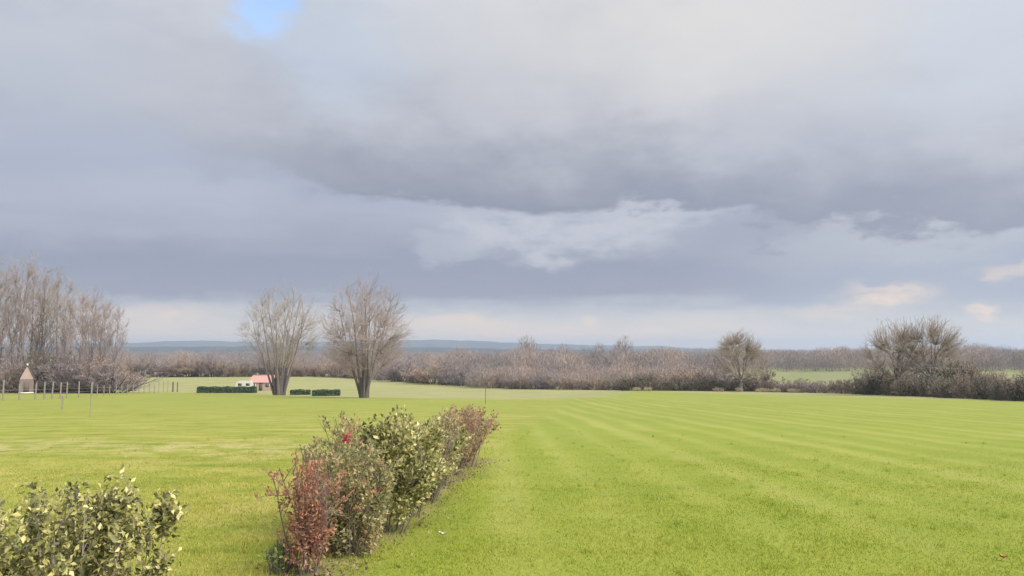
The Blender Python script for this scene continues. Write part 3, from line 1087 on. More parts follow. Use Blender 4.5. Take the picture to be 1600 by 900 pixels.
def clipped_hedge(px0, px1, py, d_extra, hh, seed, label):
    rng = np.random.default_rng(seed)
    xa, ya = gp(.5 * (px0 + px1), py)
    y = ya + d_extra
    x0, x1 = (px0 - 800) / F * y, (px1 - 800) / F * y
    xc = .5 * (x0 + x1)
    z = h(xc, y)
    wd, dp = (x1 - x0) * .5, .6
    o = empty('clipped_hedge', (xc, y, z))
    n = int(1700 * wd * 2)
    P = rng.uniform(-1, 1, (n, 3))
    ax = rng.integers(0, 3, n)
    P[np.arange(n), ax] = np.sign(P[np.arange(n), ax]) * rng.uniform(.7, 1.02, n)
    P = P * np.array([wd, dp, hh * .5]) + np.array([0, 0, hh * .5])
    P[:, 2] += .06 * np.sin(P[:, 0] * 2.1 + seed) * (P[:, 2] > hh * .6)
    ac = Acc()
    leaf_soup(rng, ac, P, .24, (.1, .9), 1.2)
    f = part('foliage', ac.mesh('hedge_foliage', M['evergreen']), o)
    f['kind'] = 'stuff'
    tr = Acc()
    m = max(4, int(wd * 3))
    st = np.stack([np.linspace(-wd * .9, wd * .9, m), rng.uniform(-.2, .2, m), np.full(m, -.2)], 1)
    Pm = grow(rng, st, np.tile([0, 0, 1.], (m, 1)), np.full(m, hh * .9), 4, .1, 0)
    tube(tr, Pm, .04, .015, 4, rng)
    part('stem', tr.mesh('hedge_stem', M['bark_dark']), o)['kind'] = 'stuff'
    return tag(o, label, 'hedge', 'dark clipped hedges along the field edge')


clipped_hedge(314, 402, 615, 4, 1.3, 1, 'long low dark clipped hedge left of the red roof')
clipped_hedge(458, 486, 617.5, 3, .95, 2, 'short dark clipped hedge just right of the sparse willow')
clipped_hedge(492, 532, 619, 2, 1.05, 3, 'dark clipped hedge halfway between the two willows')

M['brick'] = plain_mat('brick_wall', (.36, .25, .2), (.46, .34, .28), 3)
M['tile'] = plain_mat('red_tiles', (0.405, 0.224, 0.207), (0.515, 0.314, 0.287), 4)
M['render_white'] = plain_mat('white_render', (.66, .64, .60), (.78, .76, .72), 2)
M['caravan_paint'] = plain_mat('caravan_paint', (.44, .42, .39), (.54, .52, .49), 2)
M['dark_glass'] = plain_mat('window_glass', (.03, .035, .04), (.05, .055, .06), 1, .15)
M['wood_grey'] = plain_mat('weathered_wood', (0.165, 0.143, 0.127), (0.270, 0.240, 0.216), 9)
M['wood_dark'] = plain_mat('dark_wood', (.09, .075, .065), (.15, .125, .105), 9)
M['metal'] = plain_mat('wire', (.25, .24, .23), (.32, .31, .30), 20, .5)
M['pale_gable'] = plain_mat('pale_boards', (0.313, 0.231, 0.211), (0.394, 0.299, 0.275), 6)
M['hut_shingle'] = plain_mat('hut_shingles', (0.135, 0.103, 0.109), (0.180, 0.140, 0.147), 6)
M['brown_wall'] = plain_mat('brown_boards', (0.145, 0.111, 0.104), (0.212, 0.170, 0.158), 6)


def gable_house(name, loc, rz, wx, wy, eave, ridge, mats, over=.25):
    """walls with gables under the ridge (along x), two tiled slopes, chimney, windows and a door"""
    o = empty(name, loc, rz)
    a = Acc()
    v = [(-wx / 2, -wy / 2, -.4), (wx / 2, -wy / 2, -.4), (wx / 2, wy / 2, -.4), (-wx / 2, wy / 2, -.4),
         (-wx / 2, -wy / 2, eave), (wx / 2, -wy / 2, eave), (wx / 2, wy / 2, eave), (-wx / 2, wy / 2, eave), (-wx / 2, 0, ridge), (wx / 2, 0, ridge)]
    a.add(v, [(0, 1, 5, 4), (2, 3, 7, 6), (1, 2, 6, 5), (3, 0, 4, 7), (5, 6, 9, 9), (7, 4, 8, 8)])
    wall_me = bpy.data.meshes.new('wall')
    wall_me.from_pydata(v, [], [(0, 1, 5, 4), (2, 3, 7, 6), (1, 2, 6, 9, 5), (3, 0, 4, 8, 7)])
    wall_me.materials.append(M[mats[0]])
    part('wall', wall_me, o)
    roof = empty('roof', (0, 0, 0))
    roof.parent = o
    sl = (ridge - eave) / (wy / 2)
    rows = 9
    for s_ in (-1, 1):
        q = Acc()
        for r_ in range(rows):
            f0, f1 = r_ / rows, (r_ + 1) / rows + .04
            y0, y1 = (wy / 2 + over) * (1 - f0), (wy / 2 + over) * (1 - min(f1, 1))
            z0 = ridge - sl * y0 + .10
            z1 = ridge - sl * y1 + .05
            q.add([(-wx / 2 - over, s_ * y0, z0), (wx / 2 + over, s_ * y0, z0), (wx / 2 + over, s_ * y1, z1), (-wx / 2 - over, s_ * y1, z1),
                   (-wx / 2 - over, s_ * y0, z0 - .07), (wx / 2 + over, s_ * y0, z0 - .07)], [(0, 1, 2, 3), (0, 4, 5, 1)])
        part('tile_slope', q.mesh('tile_slope', M[mats[1]]), roof)
    part('ridge_tile', Acc().box(-wx / 2 - over, wx / 2 + over, -.12, .12, ridge + .05, ridge + .16).mesh('ridge_tile', M[mats[1]]), roof)
    return o, roof


hx, hy = gp(418, 616)
hy += 26
hx = (418 - 800) / F * hy
house, roof = gable_house('house', (hx, hy, h(hx, hy)), -.12, 6.4, 5.0, 2.15, 3.7, ('brick', 'tile'))
tag(house, 'small brick house with a pinkish red roof behind the sparse willow', 'house')
for x_, w_ in ((-2.0, 1.0), (1.6, 1.0)):
    wn = part('window', Acc().box(x_ - w_ / 2, x_ + w_ / 2, -2.56, -2.44, .9, 1.9).mesh('window_frame', M['render_white']), house)
    for k2 in (-1, 1):
        part('pane', Acc().box(x_ + k2 * w_ * .24 - w_ * .19, x_ + k2 * w_ * .24 + w_ * .19, -2.58, -2.5, .98, 1.82).mesh('pane', M['dark_glass']), wn)
dr_ = part('door', Acc().box(-.55, .35, -2.56, -2.44, 0, 1.95).mesh('door', M['wood_dark']), house)
part('handle', Acc().box(.2, .26, -2.62, -2.55, .95, 1.05).mesh('handle', M['metal']), dr_)

cx, cy = gp(388, 616)
cy += 24
cx = (386 - 800) / F * cy
van = empty('caravan', (cx, cy, h(cx, cy)), .1)
prof = [(-1.9, .55), (-2.05, 1.3), (-1.9, 2.1), (-1.5, 2.42), (1.5, 2.42), (1.95, 2.1), (2.1, 1.3), (1.9, .55)]
bv = [(x_, y_, z_) for y_ in (-1.05, 1.05) for x_, z_ in prof]
n_ = len(prof)
me = bpy.data.meshes.new('caravan_body')
me.from_pydata(bv, [], [tuple(range(n_)), tuple(range(2 * n_ - 1, n_ - 1, -1))] + [(i, i + n_, (i + 1) % n_ + n_, (i + 1) % n_) for i in range(n_)])
me.materials.append(M['caravan_paint'])
part('body', me, van)
for x_ in (-1.0, .9):
    part('window', Acc().box(x_ - .45, x_ + .45, -1.08, -1.04, 1.3, 1.9).mesh('caravan_window', M['dark_glass']), van)
for s_ in (-1, 1):
    wa = Acc()
    P_ = np.array([[[0, s_ * 1.0 - .09, .32], [0, s_ * 1.0 + .09, .32]]])
    tube(wa, P_, .32, .32, 14, np.random.default_rng(1))
    part('wheel', wa.mesh('wheel', M['wood_dark']), van)
tag(van, 'white caravan showing above the dark hedge, left of the red roof', 'caravan')

# narrow gabled hut in front of the grove
ux, uy, uz = stand(48, 125)
hut = empty('hut', (ux, uy, uz), .5, .86)
wx, wy, ev, rg = 2.3, 3.2, 2.9, 5.5
me = bpy.data.meshes.new('hut_wall')
me.from_pydata([(-wx / 2, -wy / 2, -.3), (wx / 2, -wy / 2, -.3), (wx / 2, wy / 2, -.3), (-wx / 2, wy / 2, -.3),
                (-wx / 2, -wy / 2, ev), (wx / 2, -wy / 2, ev), (wx / 2, wy / 2, ev), (-wx / 2, wy / 2, ev)], [],
               [(0, 1, 5, 4), (1, 2, 6, 5), (2, 3, 7, 6), (3, 0, 4, 7)])
me.materials.append(M['brown_wall'])
part('wall', me, hut)
me = bpy.data.meshes.new('hut_gable')
y_ = wy / 2 + .02
me.from_pydata([(-wx / 2 - .02, -y_, ev - .05), (wx / 2 + .02, -y_, ev - .05), (0, -y_, rg), (-wx / 2 - .02, y_, ev - .05), (wx / 2 + .02, y_, ev - .05), (0, y_, rg)], [],
               [(0, 1, 2), (5, 4, 3), (0, 3, 4, 1)])
me.materials.append(M['pale_gable'])
tag(part('gable', me, hut), 'pale pinkish boarded gable')
rf = empty('roof', (0, 0, 0))
rf.parent = hut
for s_ in (-1, 1):
    q = Acc()
    for r_ in range(7):
        f0, f1 = r_ / 7, (r_ + 1) / 7 + .03
        x0, x1 = (wx / 2 + .2) * (1 - f0), (wx / 2 + .2) * (1 - min(f1, 1))
        sl = (rg - ev) / (wx / 2)
        q.add([(s_ * x0, -wy / 2 - .2, rg - sl * x0 + .12), (s_ * x0, wy / 2 + .2, rg - sl * x0 + .12), (s_ * x1, wy / 2 + .2, rg - sl * x1 + .05), (s_ * x1, -wy / 2 - .2, rg - sl * x1 + .05)], [(0, 1, 2, 3)])
    part('roof_slope', q.mesh('hut_roof', M['hut_shingle']), rf)
part('finial', Acc().box(-.12, .12, -wy / 2 - .25, -wy / 2 + .05, rg - .1, rg + .3).mesh('finial', M['render_white']), hut)
part('sill_board', Acc().box(-wx / 2 - .1, wx / 2 + .1, -wy / 2 - .12, -wy / 2 - .01, .15, .33).mesh('sill_board', M['render_white']), hut)
part('door', Acc().box(-.45, .45, -wy / 2 - .06, -wy / 2 - .005, .35, 2.3).mesh('hut_door', M['wood_dark']), hut)
tag(hut, 'narrow brown hut with a pale pointed gable before the grove', 'hut')

# ------------------------------------------------------------------ post and wire fence on the left
def post_mesh(hh, r_, mat='wood_grey', seed=0):
    a = Acc()
    P_ = np.array([[[0, 0, -.4], [.004, .003, hh * .5], [0, 0, hh - .04], [0, 0, hh]]])
    tube(a, P_, np.array([r_]), np.array([r_ * .9]), 7, np.random.default_rng(seed))
    a.add([(math.cos(t_) * r_ * .9, math.sin(t_) * r_ * .9, hh) for t_ in np.arange(7) * 2 * math.pi / 7] + [(0, 0, hh + .02)] * 1,
          [(i, (i + 1) % 7, 7, 7) for i in range(7)])
    me = bpy.data.meshes.new('post')
    V_, F_ = np.concatenate(a.V), np.concatenate(a.F)
    me.from_pydata([tuple(v) for v in V_], [], [tuple(dict.fromkeys(f.tolist())) for f in F_])
    me.materials.append(M[mat])
    return me


pm = post_mesh(2.0, .085)
fpx = [(-25, 627.2), (4, 626.3), (30, 625.3), (55, 624.6), (69, 624), (81, 623.4), (94, 622.8), (104, 622.2), (123, 621.2), (143, 620), (152, 619.4), (162, 618.8), (171, 618.3), (181, 617.8), (190, 617.3), (199, 616.8), (208, 616.3), (217, 615.8), (225, 615.3), (233, 614.8), (241, 614.4)]
f0 = spot(*fpx[0])
fence = empty('post_and_wire_fence', f0)
tops = []
for i, (a, b) in enumerate(fpx):
    p = spot(a, b)
    hh = rnd.uniform(.88, 1.12) if i < 10 else rnd.uniform(.66, .85)
    o = part('post', pm, fence, (p[0] - f0[0], p[1] - f0[1], p[2] - f0[2]))
    o.scale = (1 if i < 10 else .7, 1 if i < 10 else .7, hh)
    o.rotation_euler = (rnd.uniform(-.03, .03), rnd.uniform(-.03, .03), rnd.uniform(0, 3))
    tops.append(np.array(p) - np.array(f0))
for q in (.3, .75, 1.15):
    a = Acc()
    for A_, B_ in zip(tops[:-1], tops[1:]):
        tt = np.linspace(0, 1, 5)[:, None]
        P_ = A_ + (B_ - A_) * tt + np.array([0, 0, 1.]) * (q - .05 * 4 * tt * (1 - tt))
        tube(a, P_[None], .012, .012, 4, rnd and np.random.default_rng(2))
    part('wire', a.mesh('wire', M['metal']), fence)
tag(fence, 'grey post and wire fence running along the left edge of the field', 'fence')

GP = 'thin stakes standing in the fields'
for px, py, hh, r_, mt, lb in ((97, 640, 1.0, .05, 'wood_grey', 'short pale stake in the grass before the left fence'),
                               (140.5, 652, 1.9, .018, 'wood_grey', 'thin tall cane in the field before the left fence'),
                               (758.5, 631, 1.5, .03, 'wood_dark', 'thin dark stake beyond the far end of the garden hedge'),
                               (248, 613, 2.6, .07, 'wood_grey', 'pale stake at the pasture corner, first right of the fence'),
                               (255, 613, 2.6, .07, 'wood_grey', 'pale stake at the pasture corner, second right of the fence'),
                               (262, 613, 2.6, .07, 'wood_grey', 'pale stake at the pasture corner, third right of the fence'),
                               (270, 612.5, 2.4, .2, 'wood_dark', 'stout dark post, left one of the two at the pasture corner'),
                               (277, 612.5, 2.4, .14, 'wood_dark', 'dark post, right one of the two at the pasture corner')):
    tag(part('stake', post_mesh(hh, r_, mt), None, spot(px, py)), lb, 'stake', GP)

# pale dry tufts at the foot of the far hedge
M['straw'] = tint_mat('straw', [(0, (.34, .28, .17)), (.5, (.45, .38, .25)), (1, (.56, .49, .35))], .9, .2)
for px, ww, lb in ((1122, 1.7, 'pale dry grass tuft below the left side of the single round oak'), (1154, .8, 'small pale tuft straight below the single round oak'),
                   (1192, 2.4, 'widest pale dry tuft right below the single round oak'), (1212, 1.2, 'pale tuft beside the widest one, right of the round oak'),
                   (995, 1.2, 'small pale tuft below the dark middle of the far hedge'), (1012, 1.2, 'second small pale tuft below the dark middle of the far hedge'),
                   (1240, 2.0, 'faint straw tuft midway between the round oak and the paired oaks')):
    rng = np.random.default_rng(px)
    x0, y0 = gp(px, base_right(px) + .5)
    n = 420
    st = np.stack([rng.uniform(-ww / 2, ww / 2, n), rng.uniform(-.3, .3, n), np.full(n, -.05)], 1)
    d = rng.normal(0, .35, (n, 3))
    d[:, 2] = 1
    a = Acc()
    tube(a, grow(rng, st, d, rng.uniform(.4, .95, n), 2, .15, -.1), .02, .006, 3, rng, (0, 1))
    tag(part('dry_grass_tuft', a.mesh('dry_grass_tuft', M['straw']), None, (x0, y0 - .2, h(x0, y0 - .2))), lb, 'dry grass', 'pale tufts along the far hedge')

# ------------------------------------------------------------------ the garden hedge: each shrub a thing of its own
def leafmat(name, stops, trans=.45, rough=.45, nz=30, amt=.25):
    return tint_mat(name, stops, rough, trans, .4, nz, amt)


M['lf_red'] = leafmat('red_leaves', [(0, (0.183, 0.097, 0.072)), (.35, (0.365, 0.165, 0.124)), (.65, (0.548, 0.244, 0.175)), (.85, (0.602, 0.370, 0.206)), (1, (0.365, 0.370, 0.186))])
M['lf_mixed'] = leafmat('grey_green_leaves', [(0, (0.141, 0.141, 0.074)), (.3, (0.282, 0.283, 0.136)), (.6, (0.470, 0.435, 0.210)), (.8, (0.680, 0.543, 0.315)), (.9, (0.408, 0.207, 0.129)), (1, (0.525, 0.296, 0.200))])
M['lf_varie'] = leafmat('variegated_leaves', [(0, (0.057, 0.076, 0.031)), (.3, (0.162, 0.181, 0.061)), (.55, (0.363, 0.344, 0.131)), (.75, (0.689, 0.597, 0.260)), (1, (0.850, 0.850, 0.470))])
M['lf_olive'] = leafmat('olive_leaves', [(0, (0.116, 0.120, 0.060)), (.4, (0.294, 0.280, 0.132)), (.7, (0.484, 0.410, 0.224)), (1, (0.693, 0.440, 0.265))])
M['lf_rust'] = leafmat('rusty_leaves', [(0, (0.189, 0.143, 0.094)), (.4, (0.358, 0.253, 0.168)), (.7, (0.528, 0.344, 0.232)), (.9, (0.621, 0.304, 0.210)), (1, (0.471, 0.487, 0.232))])
M['lf_green'] = leafmat('low_green_leaves', [(0, (0.086, 0.131, 0.043)), (.5, (0.209, 0.287, 0.086)), (1, (0.383, 0.434, 0.157))])
M['lf_crimson'] = leafmat('crimson_leaves', [(0, (.36, .03, .06)), (1, (.55, .07, .11))])


def garden_shrub(name, x, y, rx, ry, hz, seed, leafm, n_leaf, size, label, lumps=16, elong=1.9, bare=.18, spiky=False, clump=.26, tn=(0, 1), up=.5, group='shrubs of the garden hedge', bot=.8, lean=0.0):
    rng = np.random.default_rng(seed)
    o = empty(name, (x, y, h(x, y)))
    st_, tw = Acc(), Acc()
    n = 14
    a = rng.uniform(0, 6.28, n)
    q = np.sqrt(rng.uniform(0, 1, n))
    st = np.stack([np.cos(a) * q * rx * .3, np.sin(a) * q * ry * .3, np.full(n, -.08)], 1)
    d = np.stack([np.cos(a) * q * .8 * rx / hz, np.sin(a) * q * .8 * ry / hz, np.full(n, 1.)], 1)
    L = hz * rng.uniform(.75, 1.02, n) * (1 - .12 * q)
    P1 = grow(rng, st, d, L, 6, .09, .03)
    tube(st_, P1, .009, .004, 6, rng)
    s2, d2, l2, t2 = kids(rng, P1, L, 9, bare, .97, 20, 55, .22, .4, .3)
    P2 = grow(rng, s2, d2, l2, 4, .12, .05)
    tube(tw, P2, .005, .0022, 4, rng)
    # leaves sit on twigs and fill the outer shell of the bush in clumps
    lum = dome_pts(rng, lumps, rx * .78, ry * .78, hz * (.80 - bare * .5), .55, hz * bare)
    i = rng.integers(0, lumps, n_leaf)
    off = unit(rng.normal(0, 1, (n_leaf, 3))) * rng.uniform(.3, 1, (n_leaf, 1)) ** .6
    Pl = lum[i] + off * np.array([rx, ry, hz * .8]) * clump
    nt2 = n_leaf // 3
    j = rng.integers(0, len(P2), nt2)
    kx = rng.integers(1, 5, nt2)
    Pt = P2[j, kx] + rng.normal(0, .015, (nt2, 3))
    if spiky:
        Pl = np.concatenate([Pl[:n_leaf // 3], Pt, P2[rng.integers(0, len(P2), nt2), rng.integers(1, 5, nt2)] + rng.normal(0, .02, (nt2, 3))])
    else:
        Pl = np.concatenate([Pl[nt2:], Pt])
    fz = bot + (1 - bot) * sm(Pl[:, 2] / hz, .05, .62)
    Pl[:, 0] = Pl[:, 0] * fz + lean * sm(Pl[:, 2] / hz, .1, 1.0)
    Pl[:, 1] *= fz
    Pl = Pl[Pl[:, 2] > hz * bare * .5]
    lf = Acc()
    # tints drift from clump to clump
    ph = np.sin(Pl[:, 0] * 5 / rx + seed) * np.sin(Pl[:, 1] * 4 / ry + 2) * np.sin(Pl[:, 2] * 5 + 1)
    d = rng.normal(0, 1, (len(Pl), 3))
    cen = Pl - np.array([0, 0, hz * .4])
    d = unit(d * .9 + unit(cen) * .9 + np.array([0, 0, up]))
    r_ = unit(np.cross(d, rng.normal(0, 1, d.shape)))
    nn = np.cross(d, r_)
    Ls = (size * rng.uniform(.55, 1.3, len(Pl)))[:, None]
    W = Ls / elong * .5
    mid = Pl + d * Ls * .48
    V = np.stack([Pl, mid - r_ * W + nn * W * .4, Pl + d * Ls - nn * W * .5, mid + r_ * W + nn * W * .4, mid], 1)
    b = (np.arange(len(Pl)) * 5)[:, None]
    Fc = np.concatenate([b + np.array([[0, 4, 1]]), b + np.array([[4, 2, 1]]), b + np.array([[0, 3, 4]]), b + np.array([[4, 3, 2]])])
    tn_ = np.clip(tn[0] + (tn[1] - tn[0]) * np.clip(rng.uniform(0, 1, len(Pl)) * .8 + .1 + ph * .3, 0, 1), 0, 1)
    lf.add(V.reshape(-1, 3), Fc, np.repeat(tn_, 5))
    part('stem', st_.mesh(name + '_stem', M['bark_dark']), o)['kind'] = 'stuff'
    part('twigs', tw.mesh(name + '_twigs', M['bark']), o)['kind'] = 'stuff'
    f = part('foliage', lf.mesh(name + '_foliage', M[leafm]), o)
    f['kind'] = 'stuff'
    return tag(o, label, 'shrub', group)


red = garden_shrub('red_shrub', -2.12, 7.9, .29, .30, 1.38, 61, 'lf_red', 3600, .046, 'slender red-leaved shrub at the near end of the garden hedge', 16, 2.4, .16, True, .25, bot=.9)
garden_shrub('low_shrub', -2.42, 8.0, .26, .26, .46, 67, 'lf_green', 420, .045, 'low straggling green shrub at the left foot of the red-leaved shrub', 9, 2.2, .15, True)
mixd = garden_shrub('mixed_shrub', -1.90, 8.95, .64, .64, 1.44, 62, 'lf_mixed', 14000, .05, 'big grey green shrub with reddish leaves right behind the red one', 36, 1.9, .05, bot=.62, lean=.08)
garden_shrub('mixed_shrub', -2.20, 10.0, .78, .74, 1.72, 64, 'lf_mixed', 14000, .054, 'grey green shrub behind the left of the variegated one', 30, 1.9, .08, bot=.5, lean=.1)
var_ = garden_shrub('variegated_shrub', -1.66, 10.3, .80, .76, 1.62, 63, 'lf_varie', 12000, .062, "big variegated cream and green shrub overhanging bare stems on the hedge's right", 36, 1.6, .22, bot=.35, lean=.16)
garden_shrub('variegated_shrub', -1.58, 11.5, .62, .7, 1.44, 70, 'lf_varie', 7500, .06, 'smaller variegated shrub half hidden behind the big variegated one', 28, 1.6, .2, bot=.4, lean=.1)
garden_shrub('olive_shrub', -1.52, 12.9, .66, .9, 1.40, 65, 'lf_olive', 9000, .05, 'olive shrub in the middle of the garden hedge behind the variegated pair', 30, 1.8, .14, bot=.4, lean=.12)
garden_shrub('olive_shrub', -1.38, 14.6, .68, .95, 1.44, 68, 'lf_olive', 9000, .05, 'olive shrub farther along the garden hedge, just before the rusty ones', 30, 1.8, .14, bot=.38, lean=.16)
garden_shrub('rusty_shrub', -1.24, 16.3, .72, .95, 1.54, 66, 'lf_rust', 9000, .05, 'rusty shrub, last but one at the far end of the garden hedge', 30, 1.8, .14, bot=.35, lean=.2)
garden_shrub('rusty_shrub', -1.10, 17.9, .66, .8, 1.58, 69, 'lf_rust', 9500, .05, 'dense reddish brown shrub closing the far end of the garden hedge', 30, 1.8, .12, bot=.32, lean=.26)
for px, py, dd in ((596, 702, 9.85), (587, 766, 8.75), (540, 688, 8.5)):
    d_ = ray(px, py)
    p = d_ * dd + np.array([0, 0, EYE])
    rng = np.random.default_rng(px)
    a = Acc()
    leaf_soup(rng, a, rng.normal(0, .018, (26, 3)), .055, (0, 1), 1.5, .5)
    o = part('crimson_leaf_cluster', a.mesh('crimson_cluster', M['lf_crimson']), var_ if px == 596 else mixd)
    b = var_ if px == 596 else mixd
    o.location = (p[0] - b.location[0], p[1] - b.location[1], p[2] - b.location[2])

# near bush at the lower left, its large leaves one by one
M['lf_near'] = None
def near_leaf_mat():
    m, nt = new_mat('laurel_leaf')
    oi = nt.nodes.new('ShaderNodeObjectInfo')
    rn = S(nt, oi.outputs['Random'])
    n = noise(nt, obj_coord(nt), 40, 4, .6)
    P = obj_coord(nt)
    x, y, z = sep(nt, P)
    v = rn * .8 + n * .35 - .1
    c = ramp(nt, v.clamp(), [(0, (0.083, 0.096, 0.039)), (.25, (0.174, 0.183, 0.072)), (.5, (0.274, 0.270, 0.115)), (.7, (0.394, 0.357, 0.154)), (.88, (0.531, 0.461, 0.250)), (1, (0.503, 0.296, 0.173))])
    rib = (x * x * 9000.0 * -1.0).m('EXPONENT')
    c = mix(nt, rib * .5, c, (.42, .42, .20))
    return finish(m, nt, c, .42, .45, bump=n, bstr=.25, bdist=.003, spec=.25)


M['lf_near'] = near_leaf_mat()
M['lf_near_small'] = leafmat('laurel_foliage', [(0, (0.048, 0.053, 0.021)), (.35, (0.133, 0.133, 0.052)), (.6, (0.285, 0.274, 0.096)), (.8, (0.550, 0.479, 0.175)), (1, (0.673, 0.628, 0.296))], .2)  # leaf greens, darkened so the bush's inner shadow is in the colour


def leaf_mesh(L, W, curl, seed):
    """a leaf with a midrib fold, wavy margin and curled tip: 10 verts, 16 triangles"""
    rng = np.random.default_rng(seed)
    s_ = np.array([0, .18, .42, .68, .88, 1.0])
    wd = np.array([.06, .62, 1.0, .82, .42, 0]) * W / 2
    V, Fc = [], []
    for i in range(6):
        y_ = s_[i] * L
        z_ = -curl * s_[i] ** 2 * L
        V.append((0, y_, z_))
        V.append((-wd[i], y_, z_ + wd[i] * .45 + rng.normal(0, .03) * W))
        V.append((wd[i], y_, z_ + wd[i] * .45 + rng.normal(0, .03) * W))
    for i in range(5):
        a, b = i * 3, i * 3 + 3
        Fc += [(a, b, b + 1, a + 1), (a, a + 2, b + 2, b)]
    return mesh('leaf', V, Fc, M['lf_near'], None, True)


leaves = [leaf_mesh(.095, .042, .25, 1), leaf_mesh(.08, .045, .45, 2), leaf_mesh(.075, .03, .1, 3), leaf_mesh(.105, .038, .6, 4), leaf_mesh(.06, .034, .3, 5)]
bx, by = -2.50, 4.25
bz = h(bx, by)
bush = empty('laurel_bush', (bx, by, bz))
rng = np.random.default_rng(71)
st_, tw = Acc(), Acc()
n = 34
xs = rng.uniform(-.85, .45, n)
ys = rng.uniform(-.3, .45, n)
st = np.stack([xs * .6, ys * .5, np.full(n, -.08)], 1)
tgt_h = 1.42 * (1 - .16 * np.clip(np.abs(xs + .12) / .6, 0, 1.25) ** 3) * rng.uniform(.92, 1.07, n)
d = np.stack([xs * .4, ys * .4, np.full(n, 1.)], 1)
P1 = grow(rng, st, d, tgt_h, 8, .06, .02)
# two long shoots on the right
S2 = grow(rng, np.array([[.22, 0, .5], [.36, -.02, .25], [.12, .1, .6]]), np.array([[.26, 0, 1.], [.30, -.03, 1.], [.12, .1, 1.]]), np.array([.82, 1.08, .66]), 8, .05, .03)
P1 = np.concatenate([P1, S2])
L1 = np.concatenate([tgt_h, [.8, .6, .8]])
tube(st_, P1, .006, .003, 6, rng)
s2, d2, l2, t2 = kids(rng, P1, L1, 8, .3, .98, 22, 50, .12, .24, .3)
s2b, d2b, l2b, t2b = kids(rng, S2, np.full(3, .5), 18, .2, 1.0, 22, 50, .12, .26, .3)
P2 = grow(rng, np.concatenate([s2, s2b]), np.concatenate([d2, d2b]), np.concatenate([l2, l2b]), 4, .12, .06)
tube(tw, P2, .0038, .002, 4, rng)
part('stem', st_.mesh('laurel_stem', M['twig_oak']), bush)['kind'] = 'stuff'
part('twigs', tw.mesh('laurel_twigs', M['bark']), bush)['kind'] = 'stuff'
# inner small foliage, its colour darkened to paint shade inside the bush
a = Acc()
j = rng.integers(0, len(P2), 16000)
Pi = P2[j, rng.integers(0, 5, 16000)] + rng.normal(0, .035, (16000, 3))
leaf_soup(rng, a, Pi, .038, (0, 1), 1.9, .3)
f = part('foliage', a.mesh('laurel_foliage', M['lf_near_small']), bush)
f['kind'] = 'stuff'
# leaves on the shoots
cand_j = rng.permutation(len(P2))
cnt = 0
from mathutils import Matrix, Vector
for rep in range(3):
    for j in cand_j:
        if cnt >= 300:
            break
        kx = 4 - rep if rng.uniform() < .8 else int(rng.integers(1, 5))
        p = P2[j, kx]
        if p[2] < .75 or p[1] > .32:
            continue
        tg = unit(P2[j, 4] - P2[j, 0])
        dv = unit(tg * .8 + rng.normal(0, .55, 3) + np.array([0, -.25, .25]))
        up = unit(np.array([0, -.5, 1.]) + rng.normal(0, .5, 3))
        xv = unit(np.cross(dv, up))
        zv = np.cross(xv, dv)
        s_ = rng.uniform(.45, .82)
        o = bpy.data.objects.new('leaf', leaves[int(rng.integers(0, 5))])
        o.matrix_local = Matrix(((xv[0] * s_, dv[0] * s_, zv[0] * s_, p[0]), (xv[1] * s_, dv[1] * s_, zv[1] * s_, p[1]), (xv[2] * s_, dv[2] * s_, zv[2] * s_, p[2]), (0, 0, 0, 1)))
        link(o, bush)
        cnt += 1
tag(bush, 'leafy yellow green bush cut off by the lower left corner', 'bush')

# ------------------------------------------------------------------ grass
M['grass'] = None


def grass_mat():
    m, nt = new_mat('grass_blades')
    P = world_coord(nt)
    x, y, z = sep(nt, P)
    n = noise(nt, P, .9, 4, .55)
    v = attr(nt, 'tint') * .75 + (n - .5) * 1.1 + .12
    rg = ramp(nt, v.clamp(), [(0, (0.168, 0.226, 0.019)), (.4, (0.263, 0.314, 0.033)), (.75, (0.336, 0.363, 0.047)), (1, (0.448, 0.407, 0.083))])
    sx = x + y * 0.035
    st = ((sx * (2 * math.pi / 1.65)) + (n - 0.5) * 2.5).m('SINE') * 0.68 + (sx * (2 * math.pi / 4.9) + 0.8).m('SINE') * 0.32
    rg = mix(nt, (st * y.step(4, 14)).clamp() * 0.36, rg, (.40, .39, .11))
    rg = mix(nt, (st * y.step(4, 14) * -1.0).clamp() * 0.3, rg, (.19, .25, .03))
    lf = ramp(nt, v.clamp(), [(0, (0.184, 0.227, 0.026)), (.35, (0.302, 0.319, 0.055)), (.65, (0.400, 0.378, 0.085)), (1, (0.540, 0.464, 0.156))])
    sw = ((y - 23.5 + (x + 10.0) * 0.09 + (n - 0.5) * 5.0) / 2.2)
    swath = (sw * sw * -1.0).m('EXPONENT') * (x * -1.0).step(2.0, 6.0) * noise(nt, P, 7.0, 4, .6).step(.35, .6)
    lf = mix(nt, swath * n.step(.4, .6) * .7, lf, (.50, .43, .25))
    dull = noise(nt, comb(nt, x * 0.35, y * 1.2, z), .55, 4, .6)
    lf = mix(nt, dull.step(.52, .68) * .45, lf, (.47, .42, .20))
    hx_ = y * 0.115 - 3.05
    c = mix(nt, (x - hx_ + (n - .5) * 1.2).step(-.9, .7), lf, rg)
    return finish(m, nt, c, .6, .3, spec=.2)


